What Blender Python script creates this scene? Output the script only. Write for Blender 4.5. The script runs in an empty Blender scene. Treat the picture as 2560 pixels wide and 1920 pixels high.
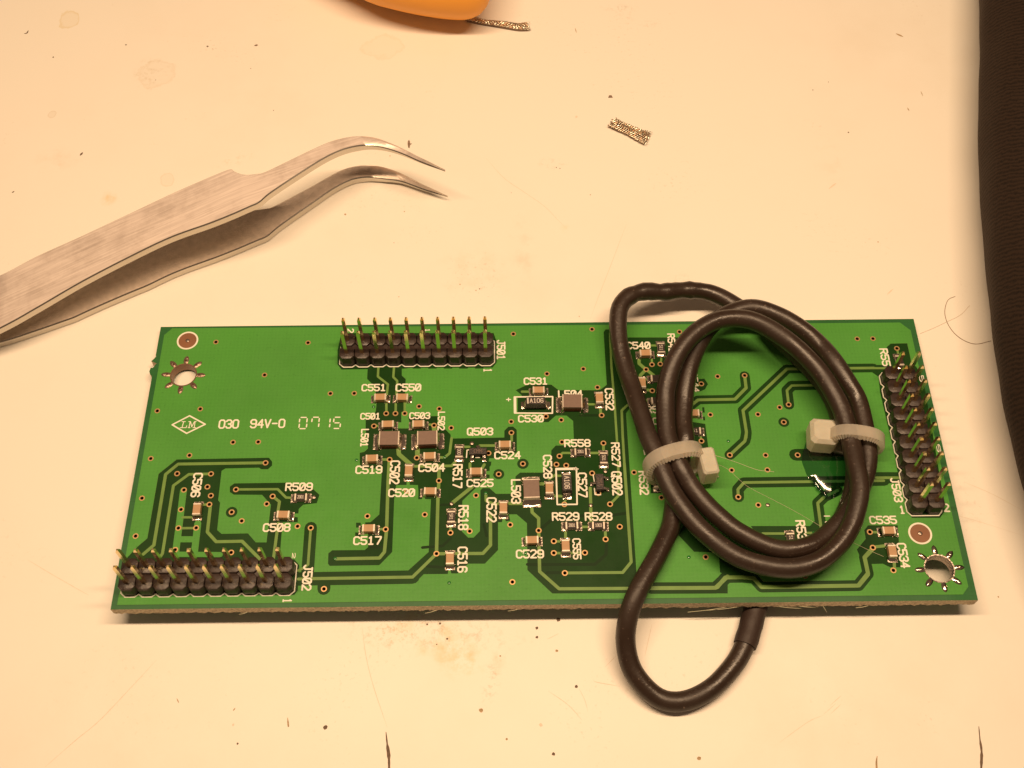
import bpy, bmesh, math, random
from mathutils import Vector, Matrix, Euler
from mathutils.geometry import delaunay_2d_cdt
random.seed(7)
MM = 0.001                       # everything below is written in millimetres, built in metres
# The board lies on its rear edge and, in front, on the cable that runs under it: it is tilted by a few degrees.
TA, TBY = -5.2, 3.6 / 50         # the table seen from the board's own frame: z = TA + TBY * y
TILT = math.atan(TBY)
RB = Matrix.Rotation(-TILT, 3, 'X')                  # board frame -> world (table top at z = 0)
def to_world(p): return RB @ (Vector(p) - Vector((0, 0, TA)))
scene = bpy.context.scene
# ------------------------------------------------------------------ camera
CAM_B = Vector((59.2656, -58.8071, 161.2033))        # in the board's frame, z = 0 on its top face
ROT_B = Euler((0.5404, 0.005, -0.0095), 'XYZ').to_matrix()
CAM, ROT = to_world(CAM_B), RB @ ROT_B               # in the table's frame
FPX = 2865.3091                                      # focal length in pixels of a 2560 px wide frame
cd = bpy.data.cameras.new('camera'); cam = bpy.data.objects.new('camera', cd)
scene.collection.objects.link(cam); scene.camera = cam
cam.location = CAM * MM; cam.rotation_euler = ROT.to_euler('XYZ')
cd.sensor_width = 36; cd.lens = FPX / 2560 * 36; cd.clip_start = 0.005; cd.clip_end = 50
# ------------------------------------------------------------------ world and lamp
w = bpy.data.worlds.new("World"); scene.world = w; w.use_nodes = True
bg = w.node_tree.nodes['Background']; bg.inputs[0].default_value = (1.0, 0.62, 0.37, 1); bg.inputs[1].default_value = 0.15
ld = bpy.data.lights.new('bench_lamp', 'AREA'); ld.shape = 'RECTANGLE'
ld.size = 0.34; ld.size_y = 0.018; ld.energy = 1.52; ld.color = (1.0, 0.68, 0.41)
lamp = bpy.data.objects.new('bench_lamp', ld); scene.collection.objects.link(lamp)
lamp.location = (0.060, 0.048, 0.315)
scene.view_settings.view_transform = 'Standard'; scene.view_settings.look = 'None'
scene.view_settings.exposure = 0.0; scene.view_settings.gamma = 1
scene.render.resolution_x = 1024; scene.render.resolution_y = 768
# ------------------------------------------------------------------ readings from the photograph -> points on a plane
REG = dict(A=(260, 760), B=(260, 1140), C=(780, 760), D=(780, 1140), E=(1260, 760), F=(1260, 1140),
           G=(1640, 680), H=(1640, 1080), I=(2020, 760), J=(2020, 1140))
K = 540 / 2212
def S(r, x, y):
    return REG[r][0] + x * K, REG[r][1] + y * K
FRAME = 'table'
def frame(name):
    global FRAME, CAM, ROT
    FRAME = name; CAM, ROT = (to_world(CAM_B), RB @ ROT_B) if name == 'table' else (CAM_B, ROT_B)
def up(px, py, z=0.0):
    d = ROT @ Vector(((px - 1280) / FPX, (960 - py) / FPX, -1)); t = (z - CAM.z) / d.z
    return CAM.x + t * d.x, CAM.y + t * d.y
def U(r, x, y, z=0.0): return up(*S(r, x, y), z)
def P3(px, py, z): return Vector((*up(px, py, z), z))
def project(p):
    v = ROT.transposed() @ (Vector(p) - CAM); return 1280 + FPX * v.x / -v.z, 960 - FPX * v.y / -v.z
# ------------------------------------------------------------------ materials
MAT = {}
def mat(name, col, rough=0.5, metal=0.0, spec=0.5, var=0.0, vscale=300, bump=0.0, bscale=800, trans=0.0, ior=1.5, coat=0.0, sss=0.0, col2=None):
    m = bpy.data.materials.new(name); m.use_nodes = True; nt = m.node_tree; b = nt.nodes['Principled BSDF']
    b.inputs['Base Color'].default_value = (*col, 1); b.inputs['Roughness'].default_value = rough
    b.inputs['Metallic'].default_value = metal; b.inputs['Specular IOR Level'].default_value = spec
    b.inputs['Transmission Weight'].default_value = trans; b.inputs['IOR'].default_value = ior
    b.inputs['Coat Weight'].default_value = coat
    if sss:
        b.inputs['Subsurface Weight'].default_value = sss; b.inputs['Subsurface Scale'].default_value = 0.0008; b.inputs['Subsurface Radius'].default_value = (1, .85, .7)
    tc = nt.nodes.new('ShaderNodeTexCoord')
    if var:
        n = nt.nodes.new('ShaderNodeTexNoise'); n.inputs['Scale'].default_value = vscale; n.inputs['Detail'].default_value = 5
        nt.links.new(tc.outputs['Object'], n.inputs['Vector'])
        r = nt.nodes.new('ShaderNodeValToRGB'); e = r.color_ramp.elements
        c2 = col2 or tuple(c * (1 - var) for c in col); c1 = tuple(min(1, c * (1 + var * .6)) for c in col)
        e[0].position = .32; e[0].color = (*c2, 1); e[1].position = .68; e[1].color = (*c1, 1)
        nt.links.new(n.outputs[0], r.inputs[0]); nt.links.new(r.outputs[0], b.inputs['Base Color'])
    if bump:
        n2 = nt.nodes.new('ShaderNodeTexNoise'); n2.inputs['Scale'].default_value = bscale; n2.inputs['Detail'].default_value = 4
        nt.links.new(tc.outputs['Object'], n2.inputs['Vector'])
        bp = nt.nodes.new('ShaderNodeBump'); bp.inputs['Strength'].default_value = bump; bp.inputs['Distance'].default_value = 0.0002
        nt.links.new(n2.outputs[0], bp.inputs['Height']); nt.links.new(bp.outputs[0], b.inputs['Normal'])
    MAT[name] = m; return m
def weave(m, amt=0.10, pitch=0.62):
    """glass cloth showing faintly through the solder mask"""
    nt = m.node_tree; b = nt.nodes['Principled BSDF']; L = nt.links; N = nt.nodes.new
    src = b.inputs['Base Color'].links[0].from_socket if b.inputs['Base Color'].links else None
    g = N('ShaderNodeNewGeometry'); sx = N('ShaderNodeSeparateXYZ'); L.new(g.outputs['Position'], sx.inputs[0])
    outs = []
    for i in (0, 1):
        a = N('ShaderNodeMath'); a.operation = 'MULTIPLY'; a.inputs[1].default_value = 2 * math.pi / (pitch * MM); L.new(sx.outputs[i], a.inputs[0])
        s = N('ShaderNodeMath'); s.operation = 'SINE'; L.new(a.outputs[0], s.inputs[0]); outs.append(s)
    ad = N('ShaderNodeMath'); ad.operation = 'ADD'; L.new(outs[0].outputs[0], ad.inputs[0]); L.new(outs[1].outputs[0], ad.inputs[1])
    mr = N('ShaderNodeMapRange'); mr.inputs['From Min'].default_value = -2; mr.inputs['From Max'].default_value = 2
    mr.inputs['To Min'].default_value = 1 - amt; mr.inputs['To Max'].default_value = 1 + amt * .5; L.new(ad.outputs[0], mr.inputs['Value'])
    sp = N('ShaderNodeTexNoise'); sp.inputs['Scale'].default_value = 5200; L.new(g.outputs['Position'], sp.inputs['Vector'])
    m2 = N('ShaderNodeMapRange'); m2.inputs['From Min'].default_value = .62; m2.inputs['From Max'].default_value = .75
    m2.inputs['To Min'].default_value = 1; m2.inputs['To Max'].default_value = .72; L.new(sp.outputs[0], m2.inputs['Value'])
    mu = N('ShaderNodeMath'); mu.operation = 'MULTIPLY'; L.new(mr.outputs[0], mu.inputs[0]); L.new(m2.outputs[0], mu.inputs[1])
    gn = N('ShaderNodeTexNoise'); gn.inputs['Scale'].default_value = 55; gn.inputs['Detail'].default_value = 7; gn.inputs['Roughness'].default_value = .65; L.new(g.outputs['Position'], gn.inputs['Vector'])
    gr = N('ShaderNodeMapRange'); gr.inputs['From Min'].default_value = .35; gr.inputs['From Max'].default_value = .65; gr.inputs['To Min'].default_value = .28; gr.inputs['To Max'].default_value = .50; L.new(gn.outputs[0], gr.inputs['Value']); L.new(gr.outputs[0], b.inputs['Roughness'])
    vm = N('ShaderNodeVectorMath'); vm.operation = 'SCALE'
    if src: L.new(src, vm.inputs[0])
    else: vm.inputs[0].default_value = b.inputs['Base Color'].default_value[:3]
    L.new(mu.outputs[0], vm.inputs['Scale']); L.new(vm.outputs[0], b.inputs['Base Color'])
mat('mask_over_copper', (0.076, 0.290, 0.046), .40, spec=.24, var=.10, vscale=60, bump=.10, bscale=900); weave(MAT['mask_over_copper'], .045)
mat('mask_over_trace', (0.145, 0.27, 0.062), .36, spec=.4, var=.10, vscale=500)
mat('mask_edge_highlight', (0.36, 0.42, 0.17), .35)  # thin mask on copper walls, lightened to paint in the bright edge highlight
mat('mask_over_laminate', (0.009, 0.046, 0.006), .38, spec=.16, var=.18, vscale=120); weave(MAT['mask_over_laminate'], .04)
mat('mask_over_inner_trace', (0.006, 0.028, 0.004), .38, spec=.16)
mat('mask_at_border', (0.024, 0.125, 0.034), .40, spec=.35, var=.12, vscale=150); weave(MAT['mask_at_border'], .05)
mat('laminate_edge', (0.66, 0.55, 0.38), .8, var=.35, vscale=2500, bump=.8, bscale=3000)
mat('laminate_bare', (0.22, 0.095, 0.045), .5, var=.1)
mat('silkscreen', (0.78, 0.76, 0.66), .55, var=.05, vscale=900)
mat('via_copper', (0.58, 0.36, 0.17), .38, metal=.55, spec=.5)
mat('via_barrel', (0.10, 0.03, 0.015), .5, metal=.4)
mat('via_tented', (0.02, 0.16, 0.03), .18, coat=.6)
mat('solder', (0.62, 0.56, 0.50), .17, metal=1, bump=.45, bscale=1300)
mat('solder_dull', (0.40, 0.34, 0.29), .34, metal=1, bump=.5, bscale=2500)
mat('terminal_tin', (0.74, 0.66, 0.56), .42, metal=.55, var=.15, vscale=3500)
mat('ceramic_tan', (0.44, 0.27, 0.14), .5, var=.08, vscale=1500)
mat('ferrite_brown', (0.185, 0.125, 0.10), .5, var=.08, vscale=2000)
mat('ferrite_red', (0.16, 0.035, 0.02), .4)
mat('epoxy_black', (0.030, 0.022, 0.020), .42, spec=.5, bump=.3, bscale=4000)
mat('resistor_black', (0.032, 0.024, 0.020), .3)
mat('resistor_white', (0.60, 0.52, 0.46), .5)
mat('marking_grey', (0.55, 0.50, 0.44), .6)
mat('marking_faint', (0.15, 0.10, 0.075), .6)
mat('header_plastic', (0.030, 0.018, 0.015), .36, spec=.45, var=.1, vscale=600, bump=.35, bscale=1500)
mat('pad_dull', (0.30, 0.21, 0.16), .36, metal=.8, bump=.5, bscale=2500)
mat('plating_brown', (0.22, 0.13, 0.08), .35, metal=.5)
mat('gold', (0.95, 0.78, 0.45), .18, metal=1)
mat('cable_rubber', (0.029, 0.0175, 0.012), .34, spec=.5, var=.12, vscale=250, bump=.20, bscale=1900)
mat('sleeve_rubber', (0.034, 0.021, 0.017), .55, spec=.35, bump=.25, bscale=1800)
mat('nylon', (0.58, 0.52, 0.43), .38, trans=.45, ior=1.45, sss=.3, bump=.12, bscale=900, var=.06, vscale=400)
mat('glue', (0.80, 0.90, 0.82), .02, trans=1, ior=1.40, bump=.06, bscale=250)
mat('steel_inner', (0.66, 0.56, 0.48), .45, metal=.45, bump=.35, bscale=2600, var=.12, vscale=900)
mat('steel_edge', (0.60, 0.56, 0.50), .24, metal=1)
mat('orange_plastic', (0.90, 0.38, 0.04), .42, spec=.4, bump=.05, bscale=900)
mat('braid_copper', (0.80, 0.56, 0.38), .35, metal=.9, var=.5, vscale=1500)
mat('braid_tinned', (0.92, 0.82, 0.68), .24, metal=1, var=.3, vscale=1500)
mat('fibre_pale', (0.60, 0.58, 0.40), .5)
mat('hair_brown', (0.25, 0.16, 0.10), .5)
mat('scratch_brown', (0.55, 0.43, 0.31), .7)
mat('scratch_faint', (0.71, 0.63, 0.52), .7)
mat('burn_dark', (0.15, 0.10, 0.065), .8, var=.3, vscale=2500)
mat('burn_tan', (0.42, 0.30, 0.17), .8, var=.3, vscale=2500)
mat('crumb_dark', (0.24, 0.16, 0.11), .7, var=.4, vscale=3000, bump=.5, bscale=4000)
def nylon_mat(name, col, clear):
    m = mat(name, col, .34, spec=.5, var=.10, vscale=350, bump=.15, bscale=1100, sss=.4); nt = m.node_tree; N = nt.nodes.new; L = nt.links
    out = [n for n in nt.nodes if n.type == 'OUTPUT_MATERIAL'][0]; b = nt.nodes['Principled BSDF']
    tr = N('ShaderNodeBsdfTransparent'); tr.inputs[0].default_value = (.86, .82, .74, 1); tl = N('ShaderNodeBsdfTranslucent'); tl.inputs[0].default_value = (.80, .74, .64, 1)
    m1 = N('ShaderNodeMixShader'); m1.inputs[0].default_value = .35; L.new(b.outputs[0], m1.inputs[1]); L.new(tl.outputs[0], m1.inputs[2])
    m2 = N('ShaderNodeMixShader'); m2.inputs[0].default_value = clear; L.new(m1.outputs[0], m2.inputs[1]); L.new(tr.outputs[0], m2.inputs[2]); L.new(m2.outputs[0], out.inputs['Surface'])
nylon_mat('nylon_strap', (.80, .76, .67), .42); nylon_mat('nylon_head', (.84, .81, .70), .14)
def glue_mat():
    m = MAT['glue']; nt = m.node_tree; N = nt.nodes.new; L = nt.links; out = [n for n in nt.nodes if n.type == 'OUTPUT_MATERIAL'][0]
    tr = N('ShaderNodeBsdfTransparent'); tr.inputs[0].default_value = (.42, .62, .58, 1); gl = N('ShaderNodeBsdfGlossy'); gl.inputs['Roughness'].default_value = .09
    n = N('ShaderNodeTexNoise'); n.inputs['Scale'].default_value = 260; n.inputs['Detail'].default_value = 1; tc = N('ShaderNodeTexCoord'); L.new(tc.outputs['Object'], n.inputs['Vector'])
    bp = N('ShaderNodeBump'); bp.inputs['Strength'].default_value = .10; bp.inputs['Distance'].default_value = .0005; L.new(n.outputs[0], bp.inputs['Height']); L.new(bp.outputs[0], gl.inputs['Normal'])
    fr = N('ShaderNodeMapRange'); lw = N('ShaderNodeLayerWeight'); lw.inputs[0].default_value = .5; L.new(lw.outputs['Facing'], fr.inputs['Value']); fr.inputs['From Min'].default_value = .3; fr.inputs['To Min'].default_value = .09; fr.inputs['To Max'].default_value = .55; mx = N('ShaderNodeMixShader')
    L.new(fr.outputs[0], mx.inputs[0]); L.new(tr.outputs[0], mx.inputs[1]); L.new(gl.outputs[0], mx.inputs[2]); L.new(mx.outputs[0], out.inputs['Surface'])
glue_mat()
def scuff(m):
    nt = m.node_tree; b = nt.nodes['Principled BSDF']; N = nt.nodes.new; L = nt.links; tc = N('ShaderNodeTexCoord'); src = b.inputs['Base Color'].links[0].from_socket
    n = N('ShaderNodeTexNoise'); n.inputs['Scale'].default_value = 1900; n.inputs['Detail'].default_value = 4; L.new(tc.outputs['Object'], n.inputs['Vector'])
    r = N('ShaderNodeMapRange'); r.inputs['From Min'].default_value = .66; r.inputs['From Max'].default_value = .74; r.inputs['To Max'].default_value = .55; L.new(n.outputs[0], r.inputs['Value'])
    mx = N('ShaderNodeMix'); mx.data_type = 'RGBA'; L.new(r.outputs[0], mx.inputs[0]); L.new(src, mx.inputs[6]); mx.inputs[7].default_value = (.20, .15, .12, 1); L.new(mx.outputs[2], b.inputs['Base Color'])
    n2 = N('ShaderNodeTexNoise'); n2.inputs['Scale'].default_value = 130; n2.inputs['Detail'].default_value = 6; L.new(tc.outputs['Object'], n2.inputs['Vector'])
    r2 = N('ShaderNodeMapRange'); r2.inputs['From Min'].default_value = .35; r2.inputs['From Max'].default_value = .65; r2.inputs['To Min'].default_value = .28; r2.inputs['To Max'].default_value = .50; L.new(n2.outputs[0], r2.inputs['Value']); L.new(r2.outputs[0], b.inputs['Roughness'])
scuff(MAT['cable_rubber']); scuff(MAT['header_plastic'])
# brushed steel: streaks along the blade
def brushed():
    m = mat('steel_brushed', (0.56, 0.48, 0.43), .42, metal=.40); nt = m.node_tree; b = nt.nodes['Principled BSDF']; N = nt.nodes.new; L = nt.links
    tc = N('ShaderNodeTexCoord'); mp = N('ShaderNodeMapping'); mp.inputs['Rotation'].default_value = (0, 0, math.radians(-24))
    L.new(tc.outputs['Object'], mp.inputs[0])
    mp2 = N('ShaderNodeMapping'); mp2.inputs['Scale'].default_value = (120, 3400, 400); L.new(mp.outputs[0], mp2.inputs[0])
    n = N('ShaderNodeTexNoise'); n.inputs['Scale'].default_value = 1; n.inputs['Detail'].default_value = 6; L.new(mp2.outputs[0], n.inputs['Vector'])
    n2 = N('ShaderNodeTexNoise'); n2.inputs['Scale'].default_value = 95; n2.inputs['Detail'].default_value = 8; n2.inputs['Roughness'].default_value = .7; L.new(tc.outputs['Object'], n2.inputs['Vector'])
    r = N('ShaderNodeValToRGB'); e = r.color_ramp.elements; e[0].position = .25; e[0].color = (.66, .57, .52, 1); e[1].position = .7; e[1].color = (.86, .76, .70, 1); L.new(n.outputs[0], r.inputs[0])
    r2 = N('ShaderNodeValToRGB'); e = r2.color_ramp.elements; e[0].position = .28; e[0].color = (.70, .67, .65, 1); e[1].position = .52; e[1].color = (1, 1, 1, 1); L.new(n2.outputs[0], r2.inputs[0])
    mx = N('ShaderNodeMix'); mx.data_type = 'RGBA'; mx.blend_type = 'MULTIPLY'; mx.inputs[0].default_value = 1
    L.new(r.outputs[0], mx.inputs[6]); L.new(r2.outputs[0], mx.inputs[7]); L.new(mx.outputs[2], b.inputs['Base Color'])
    mr = N('ShaderNodeMapRange'); mr.inputs['To Min'].default_value = .34; mr.inputs['To Max'].default_value = .58; L.new(n.outputs[0], mr.inputs[0]); L.new(mr.outputs[0], b.inputs['Roughness'])
    bp = N('ShaderNodeBump'); bp.inputs['Strength'].default_value = .18; bp.inputs['Distance'].default_value = .00005; L.new(n.outputs[0], bp.inputs['Height']); L.new(bp.outputs[0], b.inputs['Normal'])
brushed()
# black cloth with fine diagonal ribs
def cloth():
    m = mat('black_cloth', (0.030, 0.020, 0.015), .85, spec=.2); nt = m.node_tree; b = nt.nodes['Principled BSDF']; N = nt.nodes.new; L = nt.links
    tc = N('ShaderNodeTexCoord'); mp = N('ShaderNodeMapping'); mp.inputs['Rotation'].default_value = (0, 0, math.radians(28)); L.new(tc.outputs['Object'], mp.inputs[0])
    wv = N('ShaderNodeTexWave'); wv.bands_direction = 'Y'; wv.inputs['Scale'].default_value = 420; wv.inputs['Distortion'].default_value = 5; wv.inputs['Detail'].default_value = 3; wv.inputs['Detail Scale'].default_value = 2
    L.new(mp.outputs[0], wv.inputs['Vector'])
    n = N('ShaderNodeTexNoise'); n.inputs['Scale'].default_value = 3200; n.inputs['Detail'].default_value = 5; L.new(tc.outputs['Object'], n.inputs['Vector'])
    ad = N('ShaderNodeMath'); ad.operation = 'MULTIPLY_ADD'; ad.inputs[1].default_value = .5; L.new(wv.outputs[1], ad.inputs[0]); L.new(n.outputs[0], ad.inputs[2])
    bp = N('ShaderNodeBump'); bp.inputs['Strength'].default_value = .35; bp.inputs['Distance'].default_value = .0002; L.new(ad.outputs[0], bp.inputs['Height']); L.new(bp.outputs[0], b.inputs['Normal'])
    r = N('ShaderNodeValToRGB'); e = r.color_ramp.elements; e[0].position = .35; e[0].color = (.006, .0035, .002, 1); e[1].position = 1.1 - .2; e[1].color = (.024, .014, .009, 1); L.new(ad.outputs[0], r.inputs[0]); L.new(r.outputs[0], b.inputs['Base Color'])
    b.inputs['Sheen Weight'].default_value = .08; b.inputs['Sheen Tint'].default_value = (.6, .45, .35, 1)
cloth()
# white laminate table top with the stains the photograph shows (each a patch with its own place and size)
def table_mat():
    m = mat('white_laminate', (0.80, 0.77, 0.70), .42, spec=.35); nt = m.node_tree; b = nt.nodes['Principled BSDF']; N = nt.nodes.new; L = nt.links
    g = N('ShaderNodeNewGeometry'); pos = g.outputs['Position']
    def noise(s, d=5, ro=.6):
        n = N('ShaderNodeTexNoise'); n.inputs['Scale'].default_value = s; n.inputs['Detail'].default_value = d; n.inputs['Roughness'].default_value = ro; L.new(pos, n.inputs['Vector']); return n.outputs[0]
    def ramp(v, a, b_, c=0., d=1.):
        r = N('ShaderNodeMapRange'); r.inputs['From Min'].default_value = a; r.inputs['From Max'].default_value = b_; r.inputs['To Min'].default_value = c; r.inputs['To Max'].default_value = d; L.new(v, r.inputs['Value']); return r.outputs[0]
    def mul(a, b_):
        r = N('ShaderNodeMath'); r.operation = 'MULTIPLY'; L.new(a, r.inputs[0])
        if isinstance(b_, float): r.inputs[1].default_value = b_
        else: L.new(b_, r.inputs[1])
        return r.outputs[0]
    nz = {'fine': ramp(noise(900, 6, .7), .50, .66), 'mid': ramp(noise(260, 6, .65), .46, .64), 'soft': ramp(noise(90, 5, .6), .35, .65), 'dots': ramp(noise(1500, 3, .5), .60, .74)}
    base = N('ShaderNodeRGB'); base.outputs[0].default_value = (.80, .77, .70, 1); col = base.outputs[0]
    def over(col, fac, c):
        mx = N('ShaderNodeMix'); mx.data_type = 'RGBA'; L.new(fac, mx.inputs[0]); L.new(col, mx.inputs[6]); mx.inputs[7].default_value = (*c, 1); return mx.outputs[2]
    wide = mul(mul(ramp(noise(14, 6, .6), .45, .7), nz['soft']), .22); col = over(col, wide, (.66, .58, .46))
    col = over(col, mul(mul(ramp(noise(40, 4), .55, .68), nz['dots']), .35), (.50, .40, .28))
    col = over(col, mul(ramp(noise(3600, 2), .70, .78), .15), (.50, .40, .30))
    Z = 0.0
    st = [ # px, py, half width mm, half height mm, rotation, noise, strength, colour, ring?
        (1085, 1585, 13, 3.0, -4, 'fine', .75, (.44, .34, .20), 0), (1100, 1600, 9, 3.0, -25, 'mid', .70, (.66, .48, .20), 0),
        (1135, 1650, 2.6, 3.4, 30, 'mid', .75, (.66, .48, .20), 0), (985, 1580, 5, 2.0, 10, 'fine', .6, (.55, .38, .18), 0),
        (1228, 1705, 1.4, 4.2, -12, 'fine', .8, (.45, .30, .18), 0), (1240, 1660, 1.5, 2.2, 15, 'mid', .5, (.58, .44, .26), 0),
        (1190, 690, 5.5, 6.0, 0, 'dots', .65, (.42, .30, .20), 0), (1185, 680, 7, 6, 0, 'mid', .25, (.66, .50, .34), 0),
        (1308, 620, 2.2, 8.0, 3, 'mid', .32, (.66, .46, .34), 0), (1380, 410, 2.5, 1.5, 0, 'fine', .5, (.5, .38, .26), 0),
        (392, 185, 3.6, 3.3, 0, 'soft', .30, (.60, .47, .30), 1), (378, 180, 3.5, 4.0, 10, 'fine', .5, (.50, .40, .24), 0),
        (172, 50, 2.0, 2.2, 35, 'soft', .55, (.62, .48, .18), 1), (272, 497, 1.6, 1.8, 0, 'mid', .65, (.66, .48, .18), 0),
        (130, 286, .8, .9, 0, 'soft', .6, (.55, .44, .30), 1), (960, 115, 4.2, 3.0, 0, 'soft', .30, (.62, .50, .32), 1),
        (420, 450, 1.3, 1.5, 0, 'soft', .4, (.58, .46, .28), 1), (560, 130, 8, 3, -20, 'dots', .5, (.45, .34, .22), 0),
        (1550, 20, 4, 1, 0, 'fine', .5, (.45, .38, .28), 0), (1415, 572, 1.0, 1.0, 0, 'mid', .45, (.70, .52, .20), 0),
        (2080, 395, 3, 6, 0, 'mid', .22, (.6, .5, .36), 0), (2320, 1790, 2.6, 2.6, 0, 'dots', .5, (.45, .38, .28), 0),
        (2450, 1335, 1.0, 2.0, 0, 'mid', .4, (.5, .4, .3), 0), (140, 400, 4, 3, 0, 'mid', .3, (.6, .46, .30), 0),
        (1040, 590, 5, 3, 0, 'dots', .4, (.5, .38, .24), 0), (1700, 700, 2, 1.4, 0, 'fine', .4, (.5, .4, .3), 0),
        (700, 30, 4, 3, 0, 'dots', .45, (.5, .38, .24), 0), (590, 400, 4, 1.5, 20, 'fine', .4, (.58, .46, .28), 0),
        (1620, 60, 2, 1, 0, 'fine', .5, (.5, .42, .3), 0), (1560, 35, 1.5, 3, 20, 'fine', .4, (.5, .42, .3), 0)]
    for px, py, hw, hh, ro, nn, s, c, ring in st:
        x, y = up(px, py, Z)
        mp = N('ShaderNodeMapping'); mp.vector_type = 'TEXTURE'; mp.inputs['Location'].default_value = (x * MM, y * MM, 0)
        mp.inputs['Rotation'].default_value = (0, 0, math.radians(ro)); mp.inputs['Scale'].default_value = (hw * MM, hh * MM, 1)
        L.new(pos, mp.inputs[0]); sx = N('ShaderNodeVectorMath'); sx.operation = 'LENGTH'; L.new(mp.outputs[0], sx.inputs[0])
        d0 = N('ShaderNodeMath'); d0.operation = 'ADD'; L.new(sx.outputs['Value'], d0.inputs[0])
        wob = ramp(noise(350, 3), .3, .7, -.25, .25); L.new(wob, d0.inputs[1]); d = d0.outputs[0]
        f = ramp(d, 1.15, .35)
        if ring:
            a = ramp(d, 1.05, .95); b2 = ramp(d, .70, .95); f = mul(a, b2)
            f2 = ramp(d, 1.0, .9); aa = N('ShaderNodeMath'); aa.operation = 'MAXIMUM'; L.new(mul(f2, .35), aa.inputs[0]); L.new(f, aa.inputs[1]); f = aa.outputs[0]
            col = over(col, mul(f, s * .7), c)
        else:
            col = over(col, mul(mul(f, nz[nn]), s * .72), c)
    L.new(col, b.inputs['Base Color'])
    bp = N('ShaderNodeBump'); bp.inputs['Strength'].default_value = .10; bp.inputs['Distance'].default_value = .0001
    L.new(noise(1500, 5), bp.inputs['Height']); L.new(bp.outputs[0], b.inputs['Normal'])
table_mat()
# ------------------------------------------------------------------ mesh helpers (mm, board frame)
ORG = {}
class MB:
    def __init__(s): s.v = []; s.f = []; s.mi = []; s.cur = 0
    def add(s, vs, fs):
        b = len(s.v); s.v += [tuple(v) for v in vs]
        for f in fs: s.f.append([b + i for i in f]); s.mi.append(s.cur)
        return s
    def box(s, x0, x1, y0, y1, z0, z1, ch=0.0):
        if not ch:
            return s.add([(x0, y0, z0), (x1, y0, z0), (x1, y1, z0), (x0, y1, z0), (x0, y0, z1), (x1, y0, z1), (x1, y1, z1), (x0, y1, z1)],
                         [(3, 2, 1, 0), (4, 5, 6, 7), (0, 1, 5, 4), (1, 2, 6, 5), (2, 3, 7, 6), (3, 0, 4, 7)])
        c = ch
        o = [(x0 + c, y0), (x1 - c, y0), (x1, y0 + c), (x1, y1 - c), (x1 - c, y1), (x0 + c, y1), (x0, y1 - c), (x0, y0 + c)]
        cx, cy = (x0 + x1) / 2, (y0 + y1) / 2
        def sh(p): return (p[0] + (c if p[0] < cx else -c) * .8, p[1] + (c if p[1] < cy else -c) * .8)
        return s.loft([[(*p, z0) for p in o], [(*p, z1 - c) for p in o], [(*sh(p), z1) for p in o]], True, True)
    def loft(s, rings, cap0=False, cap1=False, close=True):
        n = len(rings[0]); vs = [p for r in rings for p in r]; fs = []
        for k in range(len(rings) - 1):
            for i in range(n if close else n - 1):
                j = (i + 1) % n; fs.append((k * n + i, k * n + j, (k + 1) * n + j, (k + 1) * n + i))
        if cap0: fs.append(tuple(reversed(range(n))))
        if cap1: fs.append(tuple((len(rings) - 1) * n + i for i in range(n)))
        return s.add(vs, fs)
    def prism(s, poly, z0, z1): return s.loft([[(*p, z0) for p in poly], [(*p, z1) for p in poly]], True, True)
    def tube(s, path, r, n=12, caps=True):
        path = [Vector(p) for p in path]; rings = []; up_ = Vector((0, 0, 1))
        for i, p in enumerate(path):
            t = (path[min(i + 1, len(path) - 1)] - path[max(i - 1, 0)]).normalized()
            a = t.cross(up_); a = a.normalized() if a.length > 1e-6 else Vector((1, 0, 0)); b = a.cross(t).normalized()
            rr = r(i) if callable(r) else r
            rings.append([p + (a * math.cos(2 * math.pi * k / n) + b * math.sin(2 * math.pi * k / n)) * rr for k in range(n)])
        return s.loft(rings, caps, caps)
def obj(name, mb, mats, parent=None, origin=(0, 0, 0), smooth=False, label=None, cat=None, group=None, kind=None):
    me = bpy.data.meshes.new(name); o_ = Vector(origin)
    me.from_pydata([((Vector(v) - o_) * MM)[:] for v in mb.v], [], mb.f)
    for m in (mats if isinstance(mats, (list, tuple)) else [mats]): me.materials.append(MAT[m])
    if any(mb.mi): me.polygons.foreach_set('material_index', mb.mi)
    if smooth:
        me.polygons.foreach_set('use_smooth', [True] * len(me.polygons))
        if smooth != 'all':
            try: me.set_sharp_from_angle(angle=math.radians(smooth if smooth is not True else 35))
            except Exception: pass
    me.update()
    return link(name, me, parent, origin, label, cat, group, kind)
def link(name, data, parent=None, origin=(0, 0, 0), label=None, cat=None, group=None, kind=None, rz=0.0):
    o = bpy.data.objects.new(name, data); scene.collection.objects.link(o)
    w_ = Vector(origin); ORG[o.name] = w_
    if parent: o.parent = parent; o.location = (w_ - ORG[parent.name]) * MM; o.rotation_euler.z = rz
    elif FRAME == 'table': o.location = w_ * MM; o.rotation_euler.z = rz
    else: o.location = to_world(w_) * MM; o.rotation_euler = (RB @ Matrix.Rotation(rz, 3, 'Z')).to_euler('XYZ')
    tag(o, label, cat, group, kind); return o
def tag(o, label=None, cat=None, group=None, kind=None):
    for k_, v_ in (('label', label), ('category', cat), ('group', group), ('kind', kind)):
        if v_: o[k_] = v_
def thing(name, label, cat, origin, group=None): return link(name, None, None, origin, label, cat, group)
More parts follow.
